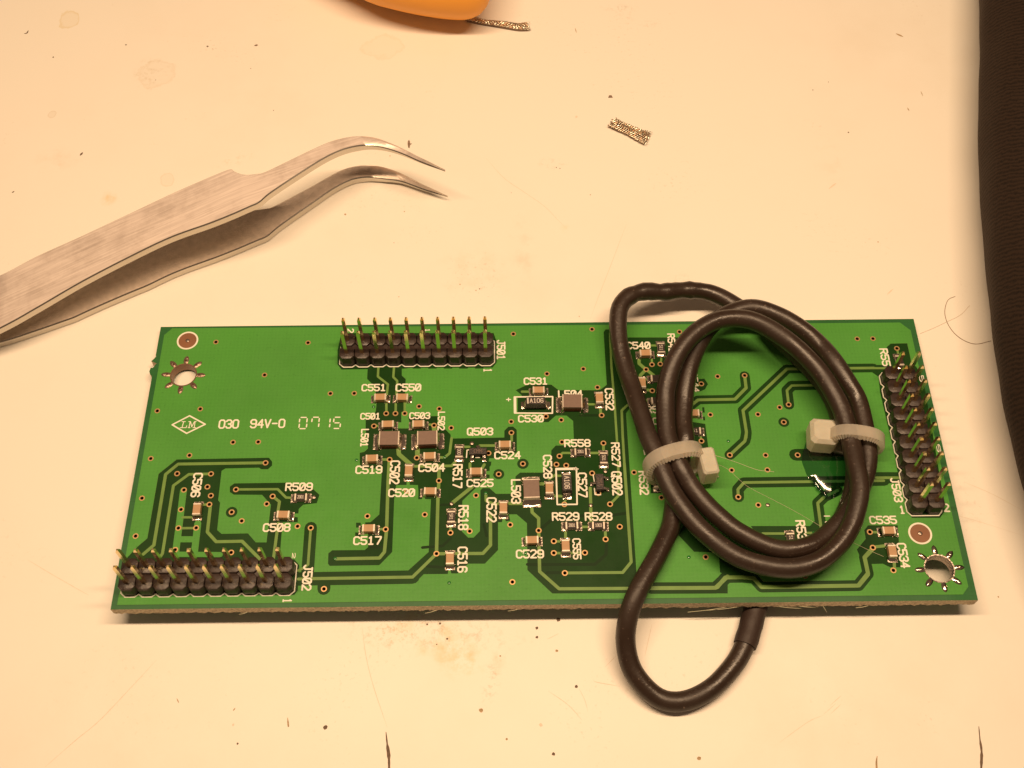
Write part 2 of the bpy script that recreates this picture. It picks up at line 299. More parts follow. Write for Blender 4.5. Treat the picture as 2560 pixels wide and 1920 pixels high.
def capsule(a, b, w_, n=5):
    a = Vector(a); b = Vector(b); d = b - a; an = math.atan2(d.y, d.x) if d.length > 1e-9 else 0
    pts = []
    for k in range(n + 1): t = an - math.pi / 2 + math.pi * k / n; pts.append((b.x + math.cos(t) * w_ / 2, b.y + math.sin(t) * w_ / 2))
    for k in range(n + 1): t = an + math.pi / 2 + math.pi * k / n; pts.append((a.x + math.cos(t) * w_ / 2, a.y + math.sin(t) * w_ / 2))
    return pts
def stroke(pts, w_, n=5): return [capsule(pts[i], pts[i + 1], w_, n) for i in range(len(pts) - 1)]
def circle(c, r, n=16): return [(c[0] + r * math.cos(2 * math.pi * k / n), c[1] + r * math.sin(2 * math.pi * k / n)) for k in range(n)]
def partition(polys, eps=1e-5):
    """polys: list of closed outlines in paint order -> (verts, [(tri, topmost outline)])"""
    vs = []; fs = []
    for p in polys:
        area = sum(p[i][0] * p[(i + 1) % len(p)][1] - p[(i + 1) % len(p)][0] * p[i][1] for i in range(len(p)))
        if area < 0: p = p[::-1]
        b = len(vs); vs += [Vector((x, y)) for x, y in p]; fs.append(list(range(b, b + len(p))))
    ov, oe, of, _, _, fo = delaunay_2d_cdt(vs, [], fs, 1, eps, True)
    return [(v.x, v.y) for v in ov], [(tuple(f), max(o)) for f, o in zip(of, fo) if len(o)]
def sheet(mb, verts, tris, z0, z1, wall_mi=None, bottom=False):
    """raised flat solid over the given triangles with walls along its boundary"""
    idx = {}; vt = []
    def g(i, top):
        k = (i, top)
        if k not in idx: idx[k] = len(vt); vt.append((*verts[i], z1 if top else z0))
        return idx[k]
    fs = []; mis = []; ed = {}
    for t in tris:
        a = sum(verts[t[i]][0] * verts[t[(i + 1) % len(t)]][1] - verts[t[(i + 1) % len(t)]][0] * verts[t[i]][1] for i in range(len(t)))
        if a < 0: t = t[::-1]
        fs.append([g(i, 1) for i in t]); mis.append(mb.cur)
        if bottom: fs.append([g(i, 0) for i in reversed(t)]); mis.append(mb.cur)
        for i in range(len(t)): ed[(t[i], t[(i + 1) % len(t)])] = 1
    for (a, b) in ed:
        if (b, a) not in ed: fs.append([g(a, 1), g(a, 0), g(b, 0), g(b, 1)]); mis.append(mb.cur if wall_mi is None else wall_mi)
    base = len(mb.v); mb.v += vt
    for f, m_ in zip(fs, mis): mb.f.append([base + i for i in f]); mb.mi.append(m_)
def catmull(pts, step=0.8):
    pts = [Vector(p) for p in pts]; out = []
    q = [pts[0] * 2 - pts[1]] + pts + [pts[-1] * 2 - pts[-2]]
    for i in range(1, len(q) - 2):
        n = max(2, int((q[i + 1] - q[i]).length / step))
        for k in range(n):
            t = k / n; t2 = t * t; t3 = t2 * t
            out.append(.5 * ((2 * q[i]) + (-q[i - 1] + q[i + 1]) * t + (2 * q[i - 1] - 5 * q[i] + 4 * q[i + 1] - q[i + 2]) * t2 + (-q[i - 1] + 3 * q[i] - 3 * q[i + 1] + q[i + 2]) * t3))
    out.append(pts[-1]); return out
# ================================================================== TABLE
tb = MB(); tb.box(-700, 800, -500, 800, -22, 0)
table = obj('table_top', tb, 'white_laminate', kind='structure', label='worn white laminate bench top with stains and scratches', origin=(0, 0, 0))
ZT = 0.0
def mark(name, pts, w_, m, label=None, taper=True):
    pts = [Vector(up(x, y, ZT)) for x, y in pts]; pts = [Vector((p.x, p.y, 0)) for p in pts]; c = catmull(pts, .5); n = len(c)
    L_ = []; R_ = []
    for i, p in enumerate(c):
        t = (c[min(i + 1, n - 1)] - c[max(i - 1, 0)]).normalized(); nn = Vector((-t.y, t.x, 0))
        ww = w_ / 2 * (min(1, .25 + 3 * min(i, n - 1 - i) / n) if taper else 1) * random.uniform(.7, 1.25)
        L_.append(p + nn * ww); R_.append(p - nn * ww)
    mb = MB(); mb.add([(p.x, p.y, ZT + .015) for p in L_] + [(p.x, p.y, ZT + .015) for p in R_], [(i, n + i, n + i + 1, i + 1) for i in range(n - 1)])
    return obj(name, mb, m, table, (c[0].x, c[0].y, ZT + .01), label=label)
for pts, w_ in [([(391, 1650), (330, 1716), (250, 1800), (190, 1850), (112, 1918)], .10), ([(905, 1562), (915, 1640), (935, 1720), (968, 1818)], .09),
                ([(70, 1400), (130, 1436), (200, 1476), (222, 1488)], .10), ([(2180, 1300 - 70), (2290, 1262), (2420, 1296), (2555, 1338)], .07)]:
    mark('scratch', [p for p in pts], w_, 'scratch_faint')
for pts in [[(2074, 1765), (2104, 1738)], [(2059, 1786), (2090, 1758)], [(2075, 1786), (2103, 1760)], [(1512, 1668), (1540, 1640)], [(1370, 1727), (1420, 1762), (1455, 1800)],
            [(1448, 1722), (1462, 1750), (1470, 1780)], [(1485, 1700), (1490, 1705), (1550, 1716)], [(2410, 1205), (2480, 1235), (2555, 1275)], [(1368, 1598), (1397, 1584)],
            [(1215, 395), (1260, 445), (1310, 480), (1360, 515), (1395, 550), (1418, 572)], [(1566, 560), (1530, 655), (1495, 745), (1475, 800)], [(1630, 1560), (1612, 1640)],
            [(1950, 1855), (2020, 1805), (2058, 1788)]]:
    mark('scratch', pts, .08, 'scratch_faint')
mark('burn_mark', [(965, 1830), (968, 1860), (972, 1890), (973, 1930), (975, 2010)], .42, 'burn_dark', 'dark slit at the bottom edge below the board')
mark('burn_mark', [(2447, 1816), (2450, 1850), (2454, 1880), (2453, 1930), (2455, 2010)], .36, 'burn_dark', 'dark slit at the bottom right of the table')
mark('burn_mark', [(2193, 1890), (2191, 1905), (2192, 1930), (2193, 1970)], .36, 'burn_tan')
mark('burn_mark', [(719, 1794), (721, 1815), (722, 1816)], .28, 'burn_tan')
mark('burn_mark', [(442, 1746), (447, 1757)], .22, 'burn_tan'); mark('burn_mark', [(588, 1770), (583, 1777)], .25, 'burn_tan')
mark('burn_mark', [(30, 482), (36, 478)], .35, 'burn_dark'); mark('burn_mark', [(200, 389), (207, 381)], .45, 'burn_dark')
mark('burn_mark', [(60, 84), (67, 83), (71, 76)], .25, 'burn_dark'); mark('burn_mark', [(2240, 84), (2258, 92)], .35, 'burn_tan')
mark('burn_mark', [(2302, 228), (2307, 240)], .22, 'burn_tan'); mark('burn_mark', [(2268, 269), (2273, 277)], .22, 'burn_tan')
mark('burn_mark', [(2072, 472), (2090, 458)], .3, 'scratch_faint'); mark('burn_mark', [(2218, 736), (2233, 722)], .3, 'scratch_faint')
mark('burn_mark', [(1438, 70), (1441, 82)], .22, 'burn_tan')
def blot(px, py, r, m):
    r *= .82
    c = up(px, py, ZT); mb = MB(); n = 11
    mb.add([(c[0], c[1], ZT + .02)] + [(c[0] + math.cos(2 * math.pi * k / n) * r * random.uniform(.75, 1.2), c[1] + math.sin(2 * math.pi * k / n) * r * random.uniform(.75, 1.2), ZT + .012) for k in range(n)], [(0, 1 + k, 1 + (k + 1) % n) for k in range(n)])
    obj('spot', mb, m, table, (*c, ZT + .01))
for px, py, r, m in [(813, 1819, .42, 'burn_dark'), (1342, 1570, .27, 'burn_dark'), (1342, 1593, .26, 'burn_dark'), (1392, 1627, .26, 'burn_tan'), (1441, 1716, .28, 'burn_dark'), (1203, 1776, .40, 'burn_tan'),
                     (1384, 1885, .30, 'burn_dark'), (1267, 1848, .20, 'burn_tan'), (594, 1859, .20, 'burn_dark'), (583, 1812, .22, 'scratch_faint'), (1068, 1561, .18, 'burn_dark'), (1100, 1559, .2, 'burn_dark'),
                     (1092, 1611, .12, 'burn_dark'), (1118, 1597, .2, 'burn_dark'), (1251, 1640, .16, 'burn_tan'), (1396, 1549, .4, 'burn_dark'), (1352, 1812, .3, 'scratch_faint'), (1748, 1896, .35, 'burn_tan'),
                     (133, 143, .2, 'burn_dark'), (315, 112, .2, 'burn_dark'), (519, 116, .25, 'burn_dark'), (389, 200, .12, 'burn_dark'), (684, 276, .12, 'burn_dark'), (2121, 331, .18, 'burn_dark'), (2032, 225, .14, 'burn_dark'),
                     (2071, 205, .12, 'burn_dark'), (2496, 1492, .16, 'burn_tan'), (975, 390, .14, 'burn_tan'), (1011, 529, .15, 'burn_tan'), (985, 607, .1, 'burn_dark'), (863, 536, .25, 'burn_tan'), (1441, 292, .32, 'scratch_faint'),
                     (1278, 482, .08, 'burn_dark'), (1476, 487, .12, 'burn_tan'), (1391, 419, .12, 'burn_dark'), (1400, 421, .12, 'burn_dark'), (997, 742, .12, 'burn_tan'), (1448, 791, .12, 'burn_tan'), (627, 171, .12, 'burn_dark'),
                     (2195, 605, .15, 'burn_tan'), (1190, 726, .14, 'burn_tan'), (1199, 722, .14, 'burn_dark'), (1150, 711, .14, 'burn_tan')]: blot(px, py, r, m)
# ================================================================== CIRCUIT BOARD
frame('board')
board = thing('circuit_board', 'green printed circuit board with headers and small soldered parts', 'circuit board', (63.8, 25, -1.6))
W_, D_ = 127.55, 49.94
ops = []       # (kind, id, outline)
def paint(kind, polys, ident=0):
    for p in polys: ops.append((kind, ident, p))
def poly(r, pts): return [U(r, *p) for p in pts]
nick = [U('A', *p) for p in [(532, 540), (500, 572), (483, 584), (515, 598), (540, 608), (520, 628), (500, 655), (478, 652), (463, 690), (472, 722), (488, 735)]]
nick = [(max(-1.6, x), y) for x, y in nick]
outline = [(0, 0), (W_, 0), (W_, D_), (0, D_)] + [(0, nick[0][1] + .4)] + nick + [(0, nick[-1][1] - .4)]
paint('border', [outline])
paint('pour', [poly('A', [(700, 252), (618, 320)]) + poly('B', [(136, 1528)]) + poly('J', [(1585, 1420), (1640, 1340)]) + poly('I', [(1050, 272), (940, 192)])])
BIG = [(570, -892), (920, -892), (920, -822), (960, -787), (955, -700), (945, -457), (915, -447), (915, -342), (875, -342), (875, -280), (1000, -280), (1000, -340), (985, -400), (1285, -407), (1285, -318), (1370, -267),
       (1420, -217), (1420, -172), (1440, -177), (1970, -187), (1970, -257), (2010, -297), (2060, -299), (2096, -267), (2098, -33), (1866, 25), (1817, 25), (1809, 58), (1837, 60), (1833, 97), (1819, 113), (1819, 154), (1782, 160),
       (1782, 188), (1819, 195), (1819, 227), (1776, 233), (1720, 290), (1540, 460), (1535, 775), (1600, 838), (1655, 838), (1720, 770), (1725, 352), (1748, 331), (1817, 331), (1884, 390), (2084, 388), (2084, 211), (2131, 172),
       (2400, 172), (2400, 600), (2096, 600), (2016, 600), (2030, 665), (1985, 672), (1980, 655), (1950, 655), (1945, 680), (1905, 680), (1905, 965), (1770, 1105), (1600, 1105), (1490, 1205), (1430, 1205), (1420, 1190), (1395, 1190),
       (1390, 1210), (1145, 1212), (1055, 1303), (900, 1305), (900, 1178), (985, 1175), (1195, 985), (1218, 445), (1160, 445), (1155, 425), (1130, 425), (1125, 445), (1088, 445), (1090, 360), (1085, 300), (1000, 298), (862, 300),
       (842, 450), (822, 985), (690, 1120), (182, 1127), (165, 1105), (168, 1000), (207, 968), (540, 965), (575, 935), (575, 800), (545, 700), (545, 682), (600, 680), (690, 600), (718, 130), (500, 130), (490, 70), (490, -30),
       (535, -40), (575, -77), (550, -267), (550, -370), (625, -377), (655, -467), (660, -527), (655, -600), (650, -700), (610, -742), (565, -787)]
paint('clear', [poly('D', BIG)])
BIG2 = [('E', p) for p in [(120, 885), (235, 830), (485, 828), (560, 885), (930, 885), (985, 880), (1052, 830), (1020, 290), (1040, 262), (1150, 262), (1200, 345), (1790, 345), (1800, 1020), (1560, 1080), (1280, 1080), (1250, 1120)]] + \
       [('F', p) for p in [(1275, -50), (1355, 1180), (1350, 1300), (1345, 1405), (495, 1410), (240, 1170), (235, 690), (130, 600), (120, 211), (165, 172), (397, 172), (480, 83), (485, -57), (530, -105), (715, -105)]] + \
       [('E', p) for p in [(715, 1390), (708, 1200), (640, 1145), (530, 1145), (455, 1212), (405, 1212), (400, 1118), (140, 1110), (140, 960), (185, 940)]]
paint('clear', [[U(r, *p) for r, p in BIG2]])
LB = [(745, 38), (1690, 20), (1722, 60), (1722, 100), (1680, 138), (1610, 138), (1590, 122), (1245, 130), (1205, 155), (1185, 330), (1170, 455), (1190, 480), (1160, 760), (1205, 800), (1475, 795), (1555, 887), (1665, 887), (1710, 500),
      (1620, 400), (1330, 398), (1290, 370), (1290, 315), (1335, 283), (1880, 275), (2130, 330), (2207, 400), (2180, 485), (2040, 502), (1995, 545), (1992, 590), (1945, 592), (1945, 625), (1985, 630), (1985, 680), (1830, 682),
      (1815, 850), (1800, 1060), (1950, 1060), (2000, 1120), (1985, 1380), (1950, 1424), (215, 1424), (180, 1395), (185, 1200), (240, 1040), (345, 930), (445, 845), (560, 185)]
paint('clear', [poly('B', LB)])
def clr(r, pts, w_): paint('clear', [q for q in stroke([U(r, *p) for p in pts], w_ / 66., 6)])
clr('D', [(-12, 735), (-45, 1200)], 125); clr('D', [(-160, 1262), (1030, 1242)], 140); clr('D', [(123, 1300), (123, 1362)], 126)
paint('clear', [poly('C', [(262, 480), (262, 620), (302, 674), (940, 665), (1020, 655), (1850, 654), (1890, 602), (1890, 385), (1860, 300), (300, 300)])])
for i in range(4, 9): paint('clear', [poly('C', [(1075 + 160 * (i - 4) - 50, 640), (1075 + 160 * (i - 4) + 45, 640), (1075 + 160 * (i - 4) + 40, 664), (1075 + 160 * (i - 4) - 45, 664)])])
paint('clear', [poly('I', [(640, 692), (722, 748), (735, 900), (900, 1610)]) + poly('J', [(895, 60), (915, 160), (1002, 522), (1062, 636), (1352, 636), (1400, 565), (1385, 420)]) + poly('I', [(1180, 760), (1105, 640), (900, 600)])])
paint('clear', [poly('I', [(803, 445), (845, 408), (1015, 405), (1052, 570), (1052, 700), (850, 700)])])
for r, x, y, rad in [('D', 1912, 188, 56), ('D', 2160, 82, 58), ('B', 1308, 577, 57), ('G', 1308, 1540, 56)]: paint('clear', [circle(U(r, x, y), rad / 64., 20)])
paint('clear', [poly('G', [(400, 1100), (495, 1095), (532, 1150), (500, 1205), (450, 1226), (330, 1222), (330, 1160)])])
RT = [('G', [(907, 1062), (922, 1190), (808, 1305), (430, 1312), (330, 1390)], 108, 34), ('G', [(2230, 985), (1340, 995), (890, 1420), (925, 1640), (920, 1700)], 112, 32), ('H', [(922, 30), (910, 95), (755, 238)], 112, 32),
      ('G', [(1358, 1362), (1340, 1215), (1390, 1165), (1700, 1160)], 118, 28), ('H', [(842, 668), (838, 590), (900, 520), (2330, 500)], 118, 30), ('H', [(1697, 1040), (1655, 730), (1720, 668), (1860, 600)], 112, 30),
      ('F', [(1500, 1355), (2165, 1352), (2290, 1235)], 118, 40), ('H', [(625, 1592), (710, 1492), (880, 1490), (1000, 1500), (1080, 1590), (2070, 1575), (2170, 1450), (2135, 1285), (2212, 1208)], 112, 40),
      ('J', [(700, 225), (960, 225)], 128, 30)]
for r, pts, w_, _ in RT: clr(r, pts, w_)
clr('H', [(1430, 236), (2100, 236)], 138); clr('I', [(300, 660), (800, 660)], 84)
paint('clear', [poly('F', [(1400, 1300), (2150, 1296), (2290, 1200), (2290, 1410), (1345, 1405), (1345, 1300)])])
paint('clear', [poly('H', [(970, 965), (1575, 965), (1615, 920), (1700, 900), (1750, 950), (1650, 1130), (1100, 1130), (1030, 1050)]), poly('H', [(230, 1060), (390, 1228), (620, 1235), (645, 1290), (655, 1440), (900, 1530), (1050, 1330), (300, 900)]),
                poly('J', [(575, 760), (615, 712), (918, 712), (948, 1142), (840, 1142), (765, 1105), (665, 1108), (560, 1100), (498, 960), (590, 850)]),
                poly('E', [(1860, 1200), (2060, 1230), (2095, 1500), (1860, 1500)]), poly('E', [(2028, 1060), (2050, 1060), (2055, 1115), (2033, 1115)]), poly('E', [(2036, 1155), (2056, 1155), (2060, 1195), (2040, 1195)]),
                poly('F', [(1505, 180), (1500, 385), (1680, 385), (1660, 180)]), poly('D', [(452, 685), (500, 685), (500, 735), (452, 735)]), poly('D', [(443, 785), (500, 785), (500, 832), (443, 832)])])
# inner-layer copper seen as darker bands
for pts in [[(240, 1112), (930, 1110), (1045, 1010), (1050, 900)], [(380, 745), (490, 650), (830, 610)], [(1120, 605), (1250, 585)], [(440, 1195), (570, 1195)]]:
    paint('deep', stroke([U('F', *p) for p in pts], .5, 3))
for pts in [[(1420, 840), (1340, 920), (1130, 940)], [(1320, 500), (1420, 500)], [(1180, 1130), (1350, 1140)], [(1760, 700), (1790, 820)], [(600, 935), (720, 935)]]:
    paint('deep', stroke([U('D', *p) for p in pts], .45, 3))
paint('deep', stroke([U('E', 780, 1140), U('E', 960, 1140)], .5, 3))
# light islands
def isl(r, pts, w_): paint('pour', stroke([U(r, *p) for p in pts], w_ / 66., 4))
isl('B', [(815, 352), (780, 640), (735, 985)], 70); isl('B', [(962, 690), (925, 1010)], 70); isl('B', [(780, 855), (930, 855)], 66); isl('B', [(740, 1008), (1190, 1012)], 56)
isl('B', [(1950, 605), (2020, 605)], 30); isl('C', [(890, 1258), (1000, 1258)], 40)
isl('D', [(1795, 175), (1850, 172)], 30); isl('D', [(985, 265), (985, 310)], 32); isl('D', [(1408, 1170), (1408, 1230)], 26); isl('D', [(1965, 640), (1965, 700)], 26)
# traces
TR = [('B', [(1655, 72), (760, 85), (632, 190), (512, 915), (400, 1010)], 33), ('B', [(1097, 185), (870, 190), (712, 305), (600, 1000), (580, 1030)], 30), ('B', [(1080, 498), (1015, 500)], 26),
      ('B', [(1090, 520), (1060, 780), (1150, 880), (1415, 875), (1600, 1060)], 33), ('B', [(1352, 345), (1780, 342), (1865, 428), (1920, 430)], 26), ('B', [(1728, 415), (1798, 470), (1782, 570)], 30),
      ('B', [(1785, 690), (1735, 1060)], 30), ('B', [(2118, 738), (2090, 1115)], 26), ('B', [(805, 630), (900, 630)], 26), ('B', [(765, 742), (945, 740)], 26),
      ('B', [(1990, 1175), (2060, 1140), (2090, 1110)], 26), ('B', [(1990, 1262), (2130, 1260)], 30), ('D', [(0, 1258), (1030, 1242), (1275, 1003)], 32),
      ('D', [(1300, 100), (1300, 255), (1290, 430), (1275, 1003)], 34), ('D', [(792, 40), (780, 250), (765, 750), (742, 985), (690, 1047), (240, 1055)], 34), ('D', [(690, 750), (755, 752)], 26),
      ('C', [(680, 655), (675, 745), (778, 825), (765, 940)], 25), ('C', [(840, 655), (833, 750), (873, 790), (865, 930)], 25), ('C', [(762, 1010), (762, 1120)], 25), ('C', [(858, 1010), (857, 1120)], 25), ('C', [(950, 1010), (950, 1120)], 25),
      ('C', [(885, 1475), (890, 1540), (1015, 1650)], 46), ('C', [(1080, 1480), (1080, 1570)], 50), ('C', [(1430, 1375), (1410, 1530), (1357, 1575), (1300, 1572)], 28), ('C', [(715, 1595), (795, 1595)], 28),
      ('C', [(1250, 1255), (1255, 1300)], 50), ('C', [(640, 1252), (690, 1250)], 26), ('C', [(1180, 1235), (1245, 1240)], 26),
      ('D', [(1030, 108), (1430, 103), (1462, 68)], 30), ('C', [(1555, 1465), (1610, 1465)], 28), ('C', [(1720, 1452), (1880, 1452)], 30), ('C', [(2045, 1330), (2045, 1400)], 28), ('D', [(1618, 80), (1618, 125)], 30),
      ('D', [(1765, 90), (1742, 128)], 30), ('D', [(1640, 318), (1440, 480)], 38), ('D', [(1420, 740), (1420, 788)], 26), ('D', [(1780, 385), (1783, 460), (1870, 498), (1920, 490)], 30),
      ('D', [(1828, 600), (1828, 915), (1750, 1000), (1275, 1003)], 34), ('D', [(2000, 488), (2180, 488)], 36), ('F', [(350, 288), (420, 288)], 36), ('F', [(460, 240), (535, 190)], 26), ('F', [(535, 205), (610, 205)], 26),
      ('F', [(520, 412), (600, 412)], 30), ('F', [(882, 330), (888, 508), (890, 690)], 32), ('F', [(780, 728), (870, 728)], 26), ('F', [(630, 780), (630, 850)], 28), ('F', [(1037, 770), (1040, 855)], 28), ('F', [(510, 875), (590, 878)], 26),
      ('F', [(510, 995), (590, 998)], 26), ('F', [(680, 995), (828, 992)], 26), ('F', [(285, 540), (288, 580), (355, 640), (355, 765), (365, 1185), (565, 1362), (1500, 1357)], 33),
      ('E', [(1085, 300), (1100, 640), (1130, 1000), (1158, 1420)], 24), ('F', [(1170, 60), (1170, 410), (1087, 495)], 26), ('E', [(1300, 1020), (1255, 1045), (1205, 1092), (1215, 1350), (1232, 1640)], 26),
      ('F', [(1232, 80), (1265, 560), (1302, 1088), (1215, 1195), (625, 1200)], 30), ('E', [(185, 900), (280, 900)], 28), ('E', [(850, 1030), (935, 1030)], 26), ('E', [(985, 1060), (992, 1142)], 30), ('E', [(568, 1560), (600, 1527), (690, 1528)], 26),
      ('E', [(870, 1528), (985, 1528)], 28), ('E', [(1018, 1427), (1018, 1510)], 28), ('E', [(1380, 555), (1383, 612), (1455, 673)], 36), ('E', [(1455, 673), (1398, 730), (1395, 750)], 36), ('E', [(1455, 673), (1535, 735)], 36),
      ('E', [(1450, 772), (1500, 772)], 34), ('E', [(1513, 550), (1515, 622)], 22), ('E', [(1450, 880), (1518, 888)], 32), ('E', [(1430, 990), (1490, 990)], 32), ('E', [(1490, 427), (1565, 427)], 26), ('E', [(1610, 560), (1605, 617)], 22),
      ('E', [(2012, 1340), (2020, 1405)], 22), ('G', [(465, 1148), (400, 1170)], 30), ('H', [(1090, 1042), (1340, 1042)], 26), ('H', [(1530, 1035), (1615, 1035)], 24), ('J', [(632, 782), (720, 782)], 26), ('J', [(663, 935), (800, 920)], 32),
      ('J', [(882, 1090), (885, 1170)], 30), ('J', [(-160, 1335), (520, 1330), (615, 1215), (575, 1040), (663, 940)], 36), ('I', [(300, 658), (800, 660)], 26), ('I', [(909, 457), (925, 520)], 22), ('F', [(620, 470), (640, 440)], 22),
      ('C', [(1357, 1573), (1290, 1573)], 24), ('F', [(1020, 80), (1040, 150)], 22)]
TR += [(r, pts, tw) for r, pts, _, tw in RT]
tid = 0
for r, pts, w_ in TR:
    tid += 1; paint('trace', stroke([U(r, *p) for p in pts], w_ / 66., 5), tid)
paint('clear', [poly('E', [(1440, 715), (1480, 712), (1485, 745), (1430, 748), (1415, 740)])])
# vias
V = dict(A=[(1147, 392), (2090, 399), (1645, 729), (547, 1097), (987, 1077), (1322, 1418), (1580, 1415), (480, 1585), (876, 1552)],
         B=[(1655, 72), (750, 183), (1097, 185), (820, 350), (1060, 318), (1095, 408), (1080, 498), (790, 550), (390, 434), (325, 822), (763, 740), (945, 738), (1352, 345), (1728, 415), (1667, 493), (1308, 577), (1411, 667), (1983, 722), (2118, 738), (730, 962), (1303, 990)],
         C=[(2062, 309), (189, 919), (433, 917), (1097, 1051), (1304, 1075), (760, 1123), (855, 1123), (950, 1123), (635, 1252), (1250, 1245), (1426, 1271), (2040, 1207), (2042, 1320), (1073, 1577), (795, 1595), (1808, 1530)],
         D=[(975, 364), (1300, 255), (1912, 188), (2160, 82), (568, 618), (1155, 602), (1418, 788), (1680, 406), (1615, 772), (2030, 706), (755, 753), (1275, 1002), (123, 1363), (2052, 1292)],
         E=[(901, 261), (812, 667), (440, 717), (957, 856), (429, 1153), (1000, 1142), (586, 1190), (593, 1416), (1018, 1427), (568, 1560), (537, 1645), (637, 1655), (1515, 622), (1600, 617), (1455, 673), (1518, 890), (2020, 820), (2113, 1136), (2022, 1405), (2187, 744)],
         F=[(902, 178), (1332, 170), (965, 383), (1086, 495), (1612, 428), (618, 497), (355, 765), (1185, 726), (1040, 855), (510, 875), (510, 995), (828, 992), (623, 1200), (2065, 1037)],
         G=[(907, 1062), (1358, 1360), (1043, 1460), (1308, 1540), (240, 615)], H=[(755, 238), (1122, 240), (1450, 238), (775, 393), (1140, 390), (842, 668), (1047, 750), (1525, 1475), (1265, -250)],
         I=[(503, 359), (664, 357), (909, 457)], J=[(632, 780), (663, 940), (873, 1173)])
TENT = [('C', 632, 1055), ('C', 456, 1600), ('C', 1357, 1573), ('D', 1405, 1300), ('D', 238, 1053), ('D', 1780, 383), ('F', 1893, 1037), ('F', 218, 1000), ('H', 740, 95), ('H', 1615, 1035)]
SOLD = [('B', 2150, 425), ('F', 888, 508), ('H', 1143, 750), ('D', 1428, 492), ('C', 1638, 1430), ('F', 1038, 160)]
vias = []
for r, L_ in V.items():
    for x, y in L_:
        c = U(r, x, y)
        if all((c[0] - q[0]) ** 2 + (c[1] - q[1]) ** 2 > .3 for q in vias): vias.append(c)
for c in vias: paint('hole', [circle(c, .27, 12)])
HOLES = [(up(458.8, 937.8), 2.07), (U('J', 1345, 1155), 2.15)]
for c, r in HOLES: paint('hole', [circle(c, r, 40)])
FID = [U('A', 857, 377), U('J', 1147, 795)]
verts, tris = partition([o[2] for o in ops])
# the laminate body, top skinned by what shows there
lam = MB(); walls = MB()
for k_, kinds in enumerate([('clear', 'trace', 'pour'), ('border',), ('deep',)]): pass
alltri = []; mi_ = []
for t, o in tris:
    k_ = ops[o][0]
    if k_ == 'hole': continue
    alltri.append(t); mi_.append({'border': 1, 'deep': 2}.get(k_, 0))
ed = {}; idx = {}
def gv(i, z):
    if (i, z) not in idx: idx[(i, z)] = len(lam.v); lam.v.append((*verts[i], z))
    return idx[(i, z)]
TH = 1.6
for t, m_ in zip(alltri, mi_):
    a = sum(verts[t[i]][0] * verts[t[(i + 1) % 3]][1] - verts[t[(i + 1) % 3]][0] * verts[t[i]][1] for i in range(3)) if len(t) == 3 else 1
    if a < 0: t = t[::-1]
    lam.f.append([gv(i, 0) for i in t]); lam.mi.append(m_); lam.f.append([gv(i, -TH) for i in reversed(t)]); lam.mi.append(1)
    for i in range(len(t)): ed[(t[i], t[(i + 1) % len(t)])] = 1
for (a, b) in ed:
    if (b, a) in ed: continue
    if abs(verts[a][1]) < 1e-3 and abs(verts[b][1]) < 1e-3: continue      # the front edge gets its own ragged face
    mx_, my_ = (verts[a][0] + verts[b][0]) / 2, (verts[a][1] + verts[b][1]) / 2
    inhole = min(math.hypot(mx_ - c[0], my_ - c[1]) - r for c, r in HOLES) < .1
    lam.f.append([gv(a, 0), gv(a, -TH), gv(b, -TH), gv(b, 0)]); lam.mi.append(4 if inhole else 3)
obj('laminate', lam, ['mask_over_laminate', 'mask_at_border', 'mask_over_inner_trace', 'laminate_edge', 'plating_brown'], board)
# ragged sawn front edge
fe = MB(); nx = 520; rows = 6; R_ = []
for j in range(rows):
    row = []
    for i in range(nx + 1):
        x = W_ * i / nx; z = -TH * j / (rows - 1); y = 0.0
        if 0 < j: y -= random.uniform(0, .13) * (j / rows) + .05 * math.sin(x * 3.1 + j)
        if j == rows - 1: z += random.uniform(-.12, .10) - .12 * abs(math.sin(x * .9)) * (random.random() < .3)
        row.append((x, y if 0 < i < nx else 0.0, z))
    R_.append(row)
fe.loft(R_, close=False); obj('sawn_edge', fe, 'laminate_edge', board, (0, 0, -.8), smooth=30)
fr = MB()
for (x, L_, a, dz) in [(91.3, 6.2, 187, -1.2), (92.9, 5, 184, -.9), (98, 4, -2, -.7), (101, 3.5, 3, -.6), (48, 2, 200, -.5), (60, 1.6, 190, -.3), (75, 2.2, -8, -.4), (20, 1.5, 195, -.4), (112, 2, 190, -.5), (105, 1.6, -60, -1.2)]:
    a = math.radians(a); p0 = Vector((x, -.05, -1.45)); p1 = p0 + Vector((math.cos(a) * L_, math.sin(a) * L_ * .35 - .1, dz))
    pm = (p0 + p1) / 2 + Vector((0, -.15, .2)); fr.tube(catmull([p0, pm, p1], .3), .035, 5)
f_ = obj('glass_fibre', fr, 'fibre_pale', board, (90, 0, -1.5)); f_['kind'] = 'stuff'
# copper pour under mask
cop = MB(); ZC = .08
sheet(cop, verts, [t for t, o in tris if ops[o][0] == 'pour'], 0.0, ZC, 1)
obj('copper_pour', cop, ['mask_over_copper', 'mask_edge_highlight'], board, (W_ / 2, D_ / 2, 0))
for k_ in range(1, tid + 1):
    tt = [t for t, o in tris if ops[o][0] == 'trace' and ops[o][1] == k_]
    if tt:
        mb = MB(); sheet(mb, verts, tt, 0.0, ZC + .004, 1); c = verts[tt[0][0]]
        obj('copper_trace', mb, ['mask_over_trace', 'mask_edge_highlight'], board, (*c, 0))
